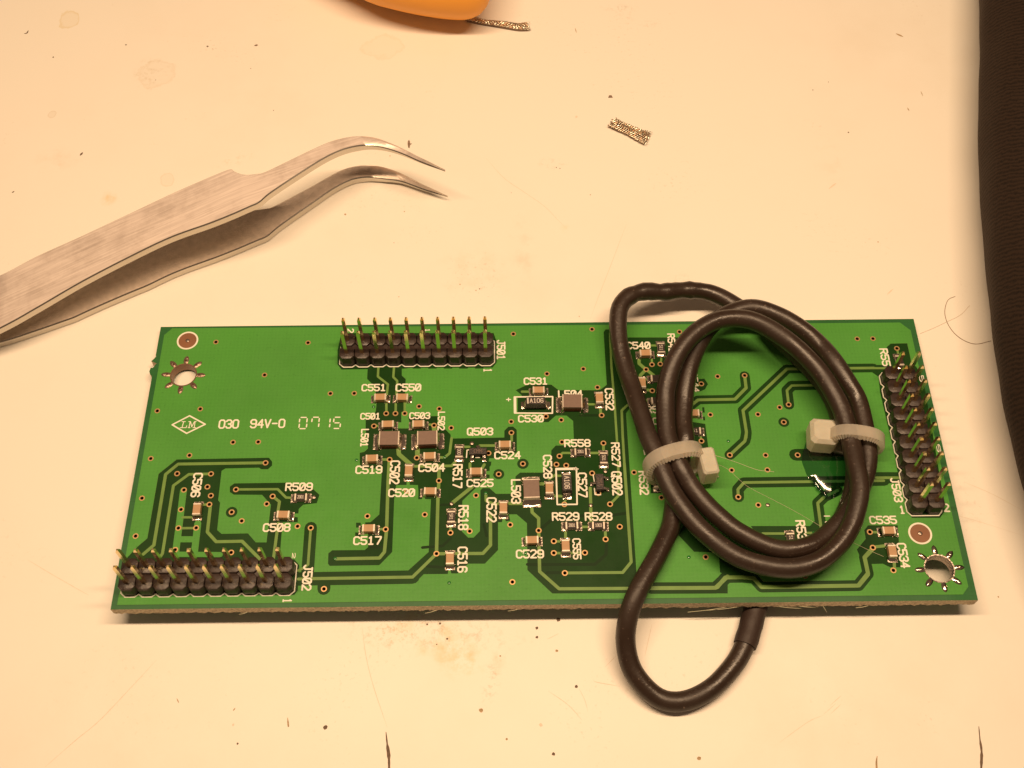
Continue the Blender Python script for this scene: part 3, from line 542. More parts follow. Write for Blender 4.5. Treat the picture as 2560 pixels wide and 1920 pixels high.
# via mesh shared by all vias
def ring_mesh(name, ri, ro, z0, z1, depth, mats, n=16):
    mb = MB(); A = lambda r, z: [(r * math.cos(2 * math.pi * k / n), r * math.sin(2 * math.pi * k / n), z) for k in range(n)]
    mb.loft([A(ro, z0), A(ro - .02, z1), A(ri + .02, z1)]); mb.cur = 1; mb.loft([A(ri + .02, z1), A(ri, z1 - .05), A(ri, -depth)])
    me = bpy.data.meshes.new(name); me.from_pydata([(Vector(v) * MM)[:] for v in mb.v], [], mb.f)
    for m in mats: me.materials.append(MAT[m])
    me.polygons.foreach_set('material_index', mb.mi); return me
vm = ring_mesh('via', .255, .475, .0, .085, 1.55, ['via_copper', 'via_barrel'])
for c in vias: link('via', vm, board, (*c, 0))
def dome_mesh(name, r, h, m, n=14, k_=4, ringm=None):
    mb = MB(); rg = [[(r * math.cos(a * math.pi / 2 / k_) * math.cos(2 * math.pi * i / n), r * math.cos(a * math.pi / 2 / k_) * math.sin(2 * math.pi * i / n), h * math.sin(a * math.pi / 2 / k_)) for i in range(n)] for a in range(k_)]
    mb.loft(rg, False, True); me = bpy.data.meshes.new(name); me.from_pydata([(Vector(v) * MM)[:] for v in mb.v], [], mb.f); me.materials.append(MAT[m]); me.polygons.foreach_set('use_smooth', [True] * len(me.polygons)); return me
tm = dome_mesh('tented_via', .28, .12, 'via_tented')
for r, x, y in TENT: link('tented_via', tm, board, (*U(r, x, y), ZC), label='via plugged with glossy green mask')
sm = dome_mesh('solder_bump', .36, .16, 'solder_dull')
for r, x, y in SOLD: link('solder_bump', sm, board, (*U(r, x, y), ZC))
# mounting holes: plated barrel rim and eight soldered rays
for hi, (c, r) in enumerate(HOLES):
    n = 40; A = lambda rr, z: [(c[0] + rr * math.cos(2 * math.pi * k / n), c[1] + rr * math.sin(2 * math.pi * k / n), z) for k in range(n)]
    mb = MB(); mb.loft([A(r + .16, ZC - .01), A(r + .14, ZC + .03), A(r - .03, ZC + .02), A(r - .05, -.1), A(r - .05, -TH)])
    h = obj('mounting_hole_plating', mb, 'plating_brown' if hi == 0 else 'solder_dull', board, (*c, 0), smooth=40)
    for k in range(8):
        a = math.radians(45 * k + (3 if hi else -2)); d = Vector((math.cos(a), math.sin(a), 0)); p = Vector((-d.y, d.x, 0)); o_ = Vector((*c, 0)); mb = MB()
        rings = []
        for t in range(9):
            rr = r + .12 + 1.5 * t / 8; wd = .44 * math.sin(math.pi * min(1, (t + 1.4) / 9.4)) ** .45; hh = .05 + (.22 if hi else .13) * math.sin(math.pi * (t + .5) / 9) * random.uniform(.7, 1.2)
            rings.append([o_ + d * rr + p * (wd * q) + Vector((0, 0, ZC + hh * (1 - q * q))) for q in (-1, -.6, 0, .6, 1)])
        mb.loft(rings, close=False); obj('soldered_pad', mb, 'solder' if hi else 'pad_dull', h, o_ + d * (r + .8), smooth='all')
        cc = o_ + d * (r + .62); link('tented_via', dome_mesh('solder_eye', .17, .10, 'via_barrel'), h, (cc.x, cc.y, ZC + .15))
for c in FID:
    n = 32; A = lambda rr, z: [(c[0] + rr * math.cos(2 * math.pi * k / n), c[1] + rr * math.sin(2 * math.pi * k / n), z) for k in range(n)]
    mb = MB(); mb.loft([A(1.80, ZC + .0), A(1.78, ZC + .035), A(1.52, ZC + .035), A(1.50, ZC)]); f_ = obj('fiducial_ring', mb, 'silkscreen', board, (*c, 0))
    mb = MB(); mb.loft([A(1.50, ZC + .012), A(.01, ZC + .014)]); obj('bare_laminate_disc', mb, 'laminate_bare', f_, (*c, 0))
    link('solder_dot', dome_mesh('solder_dot', .36, .12, 'solder_dull'), f_, (*c, ZC + .01))
# ------------------------------------------------------------------ silkscreen lettering (a plotter font with slashed zeros)
GL = {'0': [[(1, 0), (3, 0), (4, 1), (4, 5), (3, 6), (1, 6), (0, 5), (0, 1), (1, 0)], [(.6, .8), (3.4, 5.2)]], '1': [[(.6, 0), (3.4, 0)], [(2, 0), (2, 6), (.8, 5)]],
      '2': [[(0, 5), (1, 6), (3, 6), (4, 5), (4, 4), (0, 0), (4, 0)]], '3': [[(0, 5), (1, 6), (3, 6), (4, 5), (4, 4), (3, 3), (4, 2), (4, 1), (3, 0), (1, 0), (0, 1)], [(1.7, 3), (3, 3)]],
      '4': [[(3, 0), (3, 6), (0, 2), (4, 2)]], '5': [[(4, 6), (0, 6), (0, 3.4), (3, 3.4), (4, 2.4), (4, 1), (3, 0), (1, 0), (0, 1)]],
      '6': [[(4, 5), (3, 6), (1, 6), (0, 5), (0, 1), (1, 0), (3, 0), (4, 1), (4, 2.2), (3, 3.2), (0, 3.2)]], '7': [[(0, 6), (4, 6), (4, 5), (1.6, 0)]],
      '8': [[(1, 0), (3, 0), (4, 1), (4, 2.2), (3, 3.1), (1, 3.1), (0, 4), (0, 5), (1, 6), (3, 6), (4, 5), (4, 4), (3, 3.1)], [(1, 3.1), (0, 2.2), (0, 1), (1, 0)]],
      '9': [[(0, 1), (1, 0), (3, 0), (4, 1), (4, 5), (3, 6), (1, 6), (0, 5), (0, 3.8), (1, 2.8), (4, 2.8)]], 'C': [[(4, 1), (3, 0), (1, 0), (0, 1), (0, 5), (1, 6), (3, 6), (4, 5)]],
      'R': [[(0, 0), (0, 6), (3, 6), (4, 5), (4, 4), (3, 3), (0, 3)], [(2, 3), (4, 0)]], 'L': [[(0, 6), (0, 0), (4, 0)]], 'J': [[(0, 1), (1, 0), (2, 0), (3, 1), (3, 6)], [(2, 6), (4, 6)]],
      'Q': [[(1, 0), (3, 0), (4, 1), (4, 5), (3, 6), (1, 6), (0, 5), (0, 1), (1, 0)], [(2.4, 1.8), (4.2, -.4)]], 'V': [[(0, 6), (2, 0), (4, 6)]], '-': [[(.4, 3), (3.6, 3)]], '+': [[(0, 3), (4, 3)], [(2, 1), (2, 5)]],
      'A': [[(0, 0), (2, 6), (4, 0)], [(.8, 2.2), (3.2, 2.2)]], 'O': [[(1, 0), (3, 0), (4, 1), (4, 5), (3, 6), (1, 6), (0, 5), (0, 1), (1, 0)]], ' ': [],
      'm': [[(0, 0), (0, 6), (2, 3), (4, 6), (4, 0)]], 'P': [[(0, 0), (0, 6), (3, 6), (4, 5), (4, 4), (3, 3), (0, 3)]], 'S': [[(4, 5), (3, 6), (1, 6), (0, 5), (0, 4), (4, 2), (4, 1), (3, 0), (1, 0), (0, 1)]]}
def glyph_polys(txt, origin, ux, uy, gw, gh, adv, sw):
    """origin lower-left; ux, uy unit vectors; gw x gh glyph cell"""
    out = []
    for i, ch in enumerate(txt):
        for line in GL[ch]:
            pts = [(origin[0] + ux[0] * (i * adv + x / 4 * gw) + uy[0] * y / 6 * gh, origin[1] + ux[1] * (i * adv + x / 4 * gw) + uy[1] * y / 6 * gh) for x, y in line]
            out += stroke(pts, sw, 4)
    return out
def flat(polys, z0, z1, name, m, parent, label=None):
    vs, ts = partition(polys); mb = MB(); sheet(mb, vs, [t for t, _ in ts], z0, z1)
    c = polys[0][0]; return obj(name, mb, m, parent, (*c, z0), label=label)
ZS0, ZS1 = ZC - .01, ZC + .035
def text(txt, r, x0, y0, x1, y1, rot=False, z=None, m='silkscreen', name='lettering', parent=board, swf=.15):
    zz = 0 if z is None else z; c = U(r, (x0 + x1) / 2, (y0 + y1) / 2, zz); n = len(txt)
    if not rot:
        Lm = U(r, x1, (y0 + y1) / 2, zz)[0] - U(r, x0, (y0 + y1) / 2, zz)[0]; Hm = U(r, (x0 + x1) / 2, y0, zz)[1] - U(r, (x0 + x1) / 2, y1, zz)[1]; ux, uy = (1, 0), (0, 1)
    else:
        Lm = U(r, (x0 + x1) / 2, y0, zz)[1] - U(r, (x0 + x1) / 2, y1, zz)[1]
        a = project((c[0], c[1] + Lm / 2, zz)); b = project((c[0], c[1] - Lm / 2, zz)); sl = abs(a[0] - b[0]) / K
        wpx = max(20, (x1 - x0) - sl * .9); Hm = U(r, (x0 + x1) / 2 + wpx / 2, (y0 + y1) / 2, zz)[0] - U(r, (x0 + x1) / 2 - wpx / 2, (y0 + y1) / 2, zz)[0]; ux, uy = (0, -1), (1, 0)
    sw = min(.26, Hm * swf * 1.15); Lm -= sw; Hm -= sw
    if n == 1:
        Lm += sw; Hm += sw; sw = min(sw, Lm * .34); Lm -= sw; Hm -= sw; adv = gw = Lm
    else: gw = Lm / (n + (n - 1) * .33); adv = gw * 1.33
    o_ = (c[0] - ux[0] * Lm / 2 - uy[0] * Hm / 2, c[1] - ux[1] * Lm / 2 - uy[1] * Hm / 2)
    return flat(glyph_polys(txt, o_, ux, uy, gw, Hm, adv, sw), ZS0 if z is None else z - .005, ZS1 if z is None else z + .02, name, m, parent)
TX = [('030', 'A', 1175, 1185, 1385, 1280, 0, 1), ('94V-0', 'A', 1497, 1180, 1858, 1275, 0, 1), ('C506', 'B', 885, 175, 1018, 425, 1), ('R509', 'B', 1858, 275, 2140, 362, 0), ('C508', 'B', 1628, 690, 1912, 780, 0), ('J502', 'B', 2022, 1115, 2145, 1382, 1),
      ('1', 'B', 1828, 1465, 1928, 1503, 1), ('2', 'B', 1925, 995, 1965, 1050, 1), ('J501', 'C', 1890, 370, 1982, 575, 1), ('1', 'C', 1755, 666, 1845, 698, 1), ('C551', 'C', 508, 822, 760, 897, 0), ('C550', 'C', 856, 818, 1120, 899, 0), ('C501', 'C', 495, 1118, 702, 1187, 0),
      ('C503', 'C', 996, 1112, 1212, 1182, 0), ('L502', 'C', 1285, 1105, 1365, 1297, 1), ('L501', 'C', 493, 1282, 586, 1467, 1), ('Q503', 'C', 1586, 1268, 1857, 1350, 0), ('C524', 'C', 1866, 1510, 2140, 1593, 0), ('2', 'C', 358, 255, 432, 300, 1),
      ('1', 'C', 1160, 258, 1210, 284, 1), ('C519', 'D', 445, 100, 722, 186, 0), ('C502', 'D', 790, 48, 906, 292, 1), ('C504', 'D', 1088, 78, 1364, 166, 0), ('R517', 'D', 1438, 85, 1544, 332, 1), ('C525', 'D', 1583, 238, 1860, 322, 0),
      ('C520', 'D', 781, 335, 1057, 423, 0), ('L503', 'D', 2036, 240, 2142, 492, 1), ('R518', 'D', 1495, 505, 1606, 762, 1), ('C522', 'D', 1785, 425, 1892, 682, 1), ('C517', 'D', 423, 823, 714, 914, 0), ('C516', 'D', 1487, 930, 1596, 1197, 1),
      ('C531', 'E', 201, 755, 449, 831, 0), ('C530', 'E', 143, 1138, 407, 1216, 0), ('L504', 'E', 553, 885, 807, 962, 0), ('C532', 'E', 1028, 865, 1132, 1092, 1), ('R558', 'E', 615, 1388, 887, 1469, 0), ('R527', 'E', 1092, 1420, 1197, 1672, 1),
      ('C540', 'E', 1252, 390, 1499, 466, 0), ('R542', 'E', 1668, 305, 1765, 505, 1), ('R544', 'E', 1922, 700, 2000, 905, 1), ('R545', 'E', 1455, 1045, 1705, 1122, 0), ('C541', 'E', 1518, 1165, 1770, 1238, 0), ('+', 'E', 20, 955, 73, 1008, 0),
      ('C528', 'F', 396, -10, 497, 234, 1), ('C527', 'F', 748, 172, 858, 427, 1), ('Q502', 'F', 1095, 158, 1217, 407, 1), ('R532', 'F', 1373, 155, 1487, 402, 1), ('R529', 'F', 490, 578, 772, 667, 0), ('R528', 'F', 826, 578, 1110, 667, 0),
      ('C555', 'F', 698, 845, 794, 1062, 1), ('C529', 'F', 121, 960, 410, 1052, 0), ('+', 'F', 705, 108, 765, 165, 0), ('R53', 'H', 1422, 905, 1550, 1107, 1), ('R55', 'I', 725, 458, 848, 640, 1), ('J503', 'J', 836, 225, 974, 477, 1),
      ('1', 'J', 935, 510, 987, 597, 0), ('2', 'J', 1383, 490, 1447, 577, 0), ('C535', 'J', 626, 615, 907, 701, 0), ('C534', 'J', 900, 892, 1047, 1152, 1), ('5', 'I', 1130, 735, 1195, 800, 1), ('6', 'I', 1305, 1440, 1365, 1520, 1)]
for t in TX: text(t[0].replace('0', 'O') if len(t) > 7 else t[0], *t[1:6], rot=bool(t[6]))
# dashed date code 0715
def seg(r, x0, y0, x1, y1, on):
    w_ = x1 - x0; m_ = (y0 + y1) / 2; sk = 8
    SG = {'a': ((x0 + 22, y0), (x1 - 10, y0)), 'd': ((x0 + 10, y1), (x1 - 22, y1)), 'g': ((x0 + 18, m_), (x1 - 18, m_)), 'f': ((x0 + sk, y0 + 18), (x0 + sk / 2, m_ - 12)), 'e': ((x0 + sk / 2, m_ + 12), (x0, y1 - 14)),
          'b': ((x1, y0 + 14), (x1 - sk / 2, m_ - 12)), 'c': ((x1 - sk / 2, m_ + 12), (x1 - sk, y1 - 18))}
    return [capsule(U(r, *SG[s][0]), U(r, *SG[s][1]), .20, 4) for s in on]
dc = seg('A', 1998, 1165, 2082, 1280, 'abcdef') + seg('C', -5, 1163, 76, 1275, 'fabc') + seg('C', 110, 1168, 188, 1278, 'bc') + seg('C', 218, 1163, 296, 1278, 'afgcd')
flat(dc, ZS0, ZS1, 'lettering', 'silkscreen', board, 'dashed date code 0715')
lg = stroke([U('A', *p) for p in [(700, 1240), (878, 1148), (1038, 1235), (848, 1328), (700, 1240)]], .24, 4)
for a in [[(800, 1208), (835, 1208)], [(818, 1208), (800, 1270)], [(780, 1270), (842, 1270), (850, 1250)], [(862, 1270), (882, 1270)], [(872, 1268), (884, 1210)], [(870, 1208), (888, 1208), (900, 1262), (928, 1208), (946, 1208)], [(934, 1210), (926, 1268)], [(912, 1270), (940, 1270)]]:
    lg += stroke([U('A', *p) for p in a], .13, 3)
flat(lg, ZS0, ZS1, 'maker_mark', 'silkscreen', board, 'white diamond outline around the letters LM')
# component outlines in white ink
def silk(r, lines, w_=.2): flat([q for l in lines for q in stroke([U(r, *p) for p in l], w_, 4)], ZS0, ZS1, 'ink_outline', 'silkscreen', board)
silk('E', [[(106, 955), (498, 952), (495, 1122), (108, 1120), (106, 955)], [(118, 958), (120, 1118)]], .24)
silk('F', [[(532, 132), (742, 128), (748, 498), (545, 500), (532, 132)], [(535, 142), (740, 138)]], .24)
silk('C', [[(1605, 1497), (1588, 1500), (1582, 1575)], [(1678, 1575), (1715, 1575)]], .17)
silk('F', [[(912, 195), (925, 265)], [(925, 335), (932, 398), (990, 400)]], .17)
silk('H', [[(1722, 864), (1778, 864)], [(1732, 926), (1745, 920)]], .16)
silk('E', [[(1432, 1500), (1440, 1545)]], .2)
# ------------------------------------------------------------------ pin headers
def pin_mesh():
    mb = MB(); a = .285
    sq = lambda s, z: [(-s, -s, z), (s, -s, z), (s, s, z), (-s, s, z)]
    mb.loft([sq(a, -3.0), sq(a, 8.15), sq(a * .45, 8.6)], True, True)
    me = bpy.data.meshes.new('pin'); me.from_pydata([(Vector(v) * MM)[:] for v in mb.v], [], mb.f); me.materials.append(MAT['gold']); return me
PIN = pin_mesh()
def header(x0, y0, dirx, label):
    """pin 0 of the near row at (x0, y0); dirx: along x with rows towards +y, else downwards with rows towards +x"""
    T = (lambda i, r: (x0 + 2.54 * i, y0 + 2.54 * r)) if dirx else (lambda i, r: (x0 + 2.54 * r, y0 - 2.54 * i))
    mb = MB()
    for i in range(10):
        for r in range(2):
            cx, cy = T(i, r); a, c = 1.262, .56; o = []
            for (dx, dy) in [(-a + c, -a), (a - c, -a), (a, -a + c), (a, a - c), (a - c, a), (-a + c, a), (-a, a - c), (-a, -a + c)]: o.append((dx, dy))
            rg = [[(cx + dx * s, cy + dy * s, z) for dx, dy in o] for s, z in [(.97, .10), (1, .3), (1, 2.22), (.94, 2.44), (.84, 2.5)]]
            mb.loft(rg, True, True)
        p, q = T(i, 0), T(i, 1); mx_, my_ = (p[0] + q[0]) / 2, (p[1] + q[1]) / 2; hx, hy = (.56, 1.2) if dirx else (1.2, .56)
        mb.box(mx_ - hx, mx_ + hx, my_ - hy, my_ + hy, .15, 2.2)
    p, q = T(0, 0), T(9, 1); xa, xb = sorted((p[0], q[0])); ya, yb = sorted((p[1], q[1]))
    mb.box(xa - .6, xb + .6, ya - .5, yb + .5, .12, 2.05)
    h = obj('pin_header', mb, 'header_plastic', board, (x0, y0, 0), smooth=32, label=label)
    for i in range(10):
        for r in range(2): link('pin', PIN, h, (*T(i, r), 0), rz=random.uniform(-.05, .05))
    # white ink outline with a notch between every two pins
    sx = []
    for side in (-1, 1):
        line = []
        for i in range(10):
            for dx, dy in ((-.72, 1.42), (.72, 1.42), (1.27, 1.0)):
                if i == 9 and dx == 1.27: continue
                u = 2.54 * i + dx; v = (-dy if side < 0 else 2.54 + dy)
                line.append((x0 + u, y0 + v) if dirx else (x0 + v, y0 - u))
        sx.append(line)
    e = (lambda u, v: (x0 + u, y0 + v)) if dirx else (lambda u, v: (x0 + v, y0 - u))
    for u0, s in ((0, -1), (22.86, 1)):
        sx.append([e(u0 + s * .72, -1.42), e(u0 + s * 1.42, -.8), e(u0 + s * 1.42, 3.34), e(u0 + s * .72, 3.96)])
    flat([q for l in sx for q in stroke([(max(.6, x), y) for x, y in l], .17, 3)], ZS0, ZS1, 'ink_outline', 'silkscreen', board)
    return h
header(32.245, 42.866, True, 'pin header at the top edge of the board')
header(2.56, 3.27, True, 'pin header at the lower left corner, pins leaning left in view')
header(121.14, 37.853, False, 'pin header standing along the right edge')
# sockets under the board that hold it off the table (only their shadow is in view)
for (x0, x1, y0, y1) in [(112, 118, 3, 22), (6, 40, 5, 10)]:
    mb = MB(); mb.box(x0, x1, y0, y1, max(-TH - 3.2, TA + TBY * y0 + .15), -TH); obj('underside_socket', mb, 'header_plastic', board, ((x0 + x1) / 2, (y0 + y1) / 2, -4))
# ------------------------------------------------------------------ chip parts
def mk(name, mb, mats, smooth=False):
    me = bpy.data.meshes.new(name); me.from_pydata([(Vector(v) * MM)[:] for v in mb.v], [], mb.f)
    for m in (mats if isinstance(mats, (list, tuple)) else [mats]): me.materials.append(MAT[m])
    if any(mb.mi): me.polygons.foreach_set('material_index', mb.mi)
    if smooth: me.polygons.foreach_set('use_smooth', [True] * len(me.polygons)); me.set_sharp_from_angle(angle=math.radians(40))
    return me
def fillet(x0, x1, y, h, seed):
    """solder running from the terminal face at x0 down to the pad end at x1"""
    rnd = random.Random(seed); mb = MB(); rg = []
    for k in range(7):
        t = k / 6; x = x0 + (x1 - x0) * t; z = ZC + .05 + (h - .05) * (1 - t) ** 2.4
        yy = y * (1.0 + .16 * math.sin(math.pi * min(1, t + .2))); j = lambda: rnd.uniform(-.03, .03)
        rg.append([(x, -yy, ZC), (x, -yy * .92, ZC + (z - ZC) * .5 + j()), (x, -yy * .5, z + j()), (x, 0, z + j()), (x, yy * .5, z + j()), (x, yy * .92, ZC + (z - ZC) * .5 + j()), (x, yy, ZC)])
    mb.loft(rg, close=False); return mb
def chip(kind):
    if kind == 'cap': Lh, Wh, H, tw, body, pad = .98, .58, .85, .30, 'ceramic_tan', 1.52
    elif kind == 'res': Lh, Wh, H, tw, body, pad = .98, .58, .50, .30, 'resistor_black', 1.52
    else: Lh, Wh, H, tw, body, pad = 1.62, 1.22, 1.35, .22, 'ferrite_brown', 2.55
    mb = MB(); z0 = ZC + .06
    mb.box(-Lh + tw * .5, Lh - tw * .5, -Wh, Wh, z0, H + z0 - .02, .03)
    if kind == 'ind': mb.cur = 1; mb.box(-Lh + tw, Lh - tw, -Wh - .015, Wh + .015, z0 + .1, H * .62 + z0); mb.cur = 0
    if kind == 'res': mb.cur = 1; mb.box(-Lh + .02, Lh - .02, -Wh - .008, Wh + .008, z0, H * .62 + z0)
    B = mk('body', mb, [body, 'ferrite_red' if kind == 'ind' else 'resistor_white'])
    mb = MB(); mb.box(-Lh, -Lh + tw, -Wh - .03, Wh + .03, z0, H + z0 + .012, .05); T_ = mk('terminal', mb, 'terminal_tin', True)
    Fs = []
    for sd in range(3):
        mb = fillet(-Lh + .01, -pad, Wh * 1.08, H * (.62 if kind != 'ind' else .5), sd); mb.cur = 1
        mb.box(-pad - .05, -Lh + .35, -Wh - .16, Wh + .16, ZC + .002, ZC + .05); mb.cur = 0
        for s_ in (-1, 1): mb.loft([[(-Lh - .1, s_ * Wh, ZC), (-Lh - .1, s_ * (Wh + .02), z0 + H * .35), (-Lh - .1, s_ * (Wh + .16), ZC + .05)], [(-Lh + tw * .5, s_ * Wh, ZC), (-Lh + tw * .5, s_ * (Wh + .03), z0 + H * .42), (-Lh + tw * .5, s_ * (Wh + .22), ZC + .06)], [(-Lh + tw + .05, s_ * Wh, ZC), (-Lh + tw + .05, s_ * (Wh + .01), z0 + H * .12), (-Lh + tw + .05, s_ * (Wh + .1), ZC + .04)]], True, True)
        Fs.append(mk('solder_joint', mb, ['solder', 'solder_dull'], True))
    return B, T_, Fs, H + z0
CH = {k: chip(k) for k in ('cap', 'res', 'ind')}
def flipx(me):
    m2 = me.copy(); m2.transform(Matrix.Rotation(math.pi, 4, 'Z')); return m2
CHF = {k: (flipx(v[1]), [flipx(f) for f in v[2]]) for k, v in CH.items()}
def place(kind, r, x, y, vert, mark_=None, label=None):
    B, T_, Fs, ztop = CH[kind]; c = U(r, x, y, ztop)
    nm = {'cap': 'capacitor', 'res': 'resistor', 'ind': 'inductor'}[kind]; rz = (math.pi / 2 if vert else 0) + random.uniform(-.03, .03)
    b = link(nm, B, board, (*c, 0), rz=rz, label=label)
    for d in (T_, CHF[kind][0]):
        o = bpy.data.objects.new('terminal', d); scene.collection.objects.link(o); o.parent = b
    for d in (random.choice(Fs), random.choice(CHF[kind][1])):
        o = bpy.data.objects.new('solder_joint', d); scene.collection.objects.link(o); o.parent = b
    if mark_:
        ux, uy = ((0, -1), (1, 0)) if vert else ((1, 0), (0, 1)); n = len(mark_); Lm, Hm = .95, .50; gw = Lm / (n + (n - 1) * .4); adv = gw * 1.4
        o_ = (c[0] - ux[0] * Lm / 2 - uy[0] * Hm / 2, c[1] - ux[1] * Lm / 2 - uy[1] * Hm / 2)
        vs, ts = partition(glyph_polys(mark_, o_, ux, uy, gw, Hm, adv, .075)); mb = MB(); sheet(mb, vs, [t for t, _ in ts], ztop - .03, ztop + .004)
        for i, v in enumerate(mb.v): mb.v[i] = v
        me = mk('marking', mb, 'marking_grey'); o = bpy.data.objects.new('marking', me); scene.collection.objects.link(o)
        me.transform(Matrix.Translation(Vector((-c[0], -c[1], 0)) * MM)); me.transform(Matrix.Rotation(-rz, 4, 'Z')); o.parent = b
for r, x, y, v in [('B', 948, 540, 1), ('B', 1833, 595, 0), ('C', 698, 948, 0), ('C', 922, 948, 0), ('C', 775, 1225, 0), ('C', 1088, 1222, 0), ('C', 1203, 1550, 0), ('C', 612, 1575, 0), ('C', 1975, 1432, 0), ('D', 990, 145, 1),
                   ('D', 1210, 355, 0), ('D', 1680, 152, 0), ('D', 1960, 525, 1), ('D', 578, 735, 0), ('D', 1412, 1045, 1), ('E', 355, 875, 0), ('E', 978, 955, 1), ('E', 1450, 495, 0), ('E', 1415, 800, 1), ('E', 1940, 1110, 0),
                   ('F', 465, 325, 1), ('F', 288, 855, 0), ('F', 632, 915, 1), ('J', 832, 758, 0), ('J', 868, 968, 1)]: place('cap', r, x, y, v)
for r, x, y, v, t in [('B', 2013, 418, 0, '2OO1'), ('C', 1507, 1512, 1, 'OOO'), ('D', 1425, 620, 1, '5R1'), ('E', 785, 1510, 0, '2O51'), ('E', 1022, 1575, 1, '5O1'), ('E', 1610, 445, 1, '511'), ('E', 1565, 755, 0, None), ('E', 1570, 985, 0, None),
                      ('E', 1955, 1295, 0, '51'), ('F', 695, 708, 0, '2OO1'), ('F', 968, 708, 0, '1OO3'), ('F', 1575, 262, 1, None), ('H', 1385, 1092, 1, '511'), ('I', 940, 575, 1, None)]: place('res', r, x, y, v, t)
for r, x, y, v in [('C', 788, 1370, 0), ('C', 1180, 1366, 0), ('E', 700, 990, 0), ('F', 281, 330, 1)]: place('ind', r, x, y, v)
def tantalum(r, x, y, vert):
    Lh, Wh, H = 1.62, .80, 1.55; z0 = .1; c = U(r, x, y, H + z0); rz = -math.pi / 2 if vert else 0; mb = MB(); ch = .16
    mb.loft([[(sx * (Lh - a), sy * (Wh - a), z) for sx, sy in ((-1, -1), (1, -1), (1, 1), (-1, 1))] for a, z in ((.1, z0), (0, z0 + .6), (.14, H + z0))], True, True)
    b = obj('tantalum_capacitor', mb, 'epoxy_black', board, (0, 0, 0)); b.location = (Vector((*c, 0)) - ORG[board.name]) * MM; b.rotation_euler.z = rz; ORG[b.name] = Vector((*c, 0))
    b['label'] = 'black moulded capacitor marked A106' + (' standing on end beside a white frame' if vert else ' below C531')
    def sub(n, mb_, m): 
        me = mk(n, mb_, m, False); o = bpy.data.objects.new(n, me); scene.collection.objects.link(o); o.parent = b
    for s in (-1, 1):
        m_ = MB(); m_.box(min(s * Lh, s * (Lh + .07)), max(s * Lh, s * (Lh + .07)), -.6, .6, z0 - .02, .75); sub('terminal', m_, 'solder_dull')
        m_ = fillet(-Lh - .05, -Lh - .75, .66, .55, 5 + s)
        if s > 0: m_.v = [(-a, -b_, c_) for a, b_, c_ in m_.v]
        sub('solder_joint', m_, 'solder')
    m_ = MB(); m_.box(-1.40, -1.14, -.55, .55, H + z0 - .02, H + z0 + .012); sub('polarity_bar', m_, 'marking_grey')
    vs, ts = partition(glyph_polys('A1O6', (-.92, -.36), (1, 0), (0, 1), .40, .72, .57, .12)); m_ = MB(); sheet(m_, vs, [t for t, _ in ts], H + z0 - .02, H + z0 + .012); sub('marking', m_, 'marking_grey')
tantalum('E', 325, 988, False); tantalum('F', 645, 262, True)
def transistor(r, x, y, rz, lab, txt):
    H = 1.0; c = U(r, x, y, H); mb = MB(); z0 = .15
    mb.loft([[(sx * (1.42 - a), sy * (.66 - a), z) for sx, sy in ((-1, -1), (1, -1), (1, 1), (-1, 1))] for a, z in ((.08, z0), (0, .6), (.1, H))], True, True)
    b = obj('transistor', mb, 'epoxy_black', board, (0, 0, 0), label=lab); b.location = (Vector((*c, 0)) - ORG[board.name]) * MM; b.rotation_euler.z = rz
    for (px, s) in ((-.95, -1), (.95, -1), (0, 1)):
        m_ = MB(); pts = [(.62, .55), (.95, .50), (1.02, .12), (1.38, .10)]
        for a, q in zip(pts, pts[1:]):
            ya, yb = sorted((s * a[0], s * q[0])); m_.add([(px - .2, s * a[0], a[1] + ZC), (px + .2, s * a[0], a[1] + ZC), (px + .2, s * q[0], q[1] + ZC), (px - .2, s * q[0], q[1] + ZC),
                  (px - .2, s * a[0], a[1] + ZC - .08), (px + .2, s * a[0], a[1] + ZC - .08), (px + .2, s * q[0], q[1] + ZC - .08), (px - .2, s * q[0], q[1] + ZC - .08)], [(0, 1, 2, 3), (7, 6, 5, 4), (0, 4, 5, 1), (1, 5, 6, 2), (2, 6, 7, 3), (3, 7, 4, 0)])
        o = bpy.data.objects.new('leg', mk('leg', m_, 'solder')); scene.collection.objects.link(o); o.parent = b
        m_ = fillet(-.35, -.85, .34, .38, 9); m_.v = [(px + yv, s * (1.2 - (-xv - .6)) if False else s * (1.15 + (-xv - .55)), zv) for xv, yv, zv in m_.v]
        o = bpy.data.objects.new('solder_joint', mk('solder_joint', m_, 'solder', True)); scene.collection.objects.link(o); o.parent = b
    vs, ts = partition(glyph_polys(txt, (-.75, -.3), (1, 0), (0, 1), .34, .6, .5, .07)); m_ = MB(); sheet(m_, vs, [t for t, _ in ts], H - .02, H + .008)
    o = bpy.data.objects.new('marking', mk('marking', m_, 'marking_faint')); scene.collection.objects.link(o); o.parent = b
transistor('C', 1700, 1505, 0, 'small black three-legged transistor below Q503', '1mm'); transistor('F', 982, 262, math.pi / 2, 'small black transistor beside Q502', '1SC')
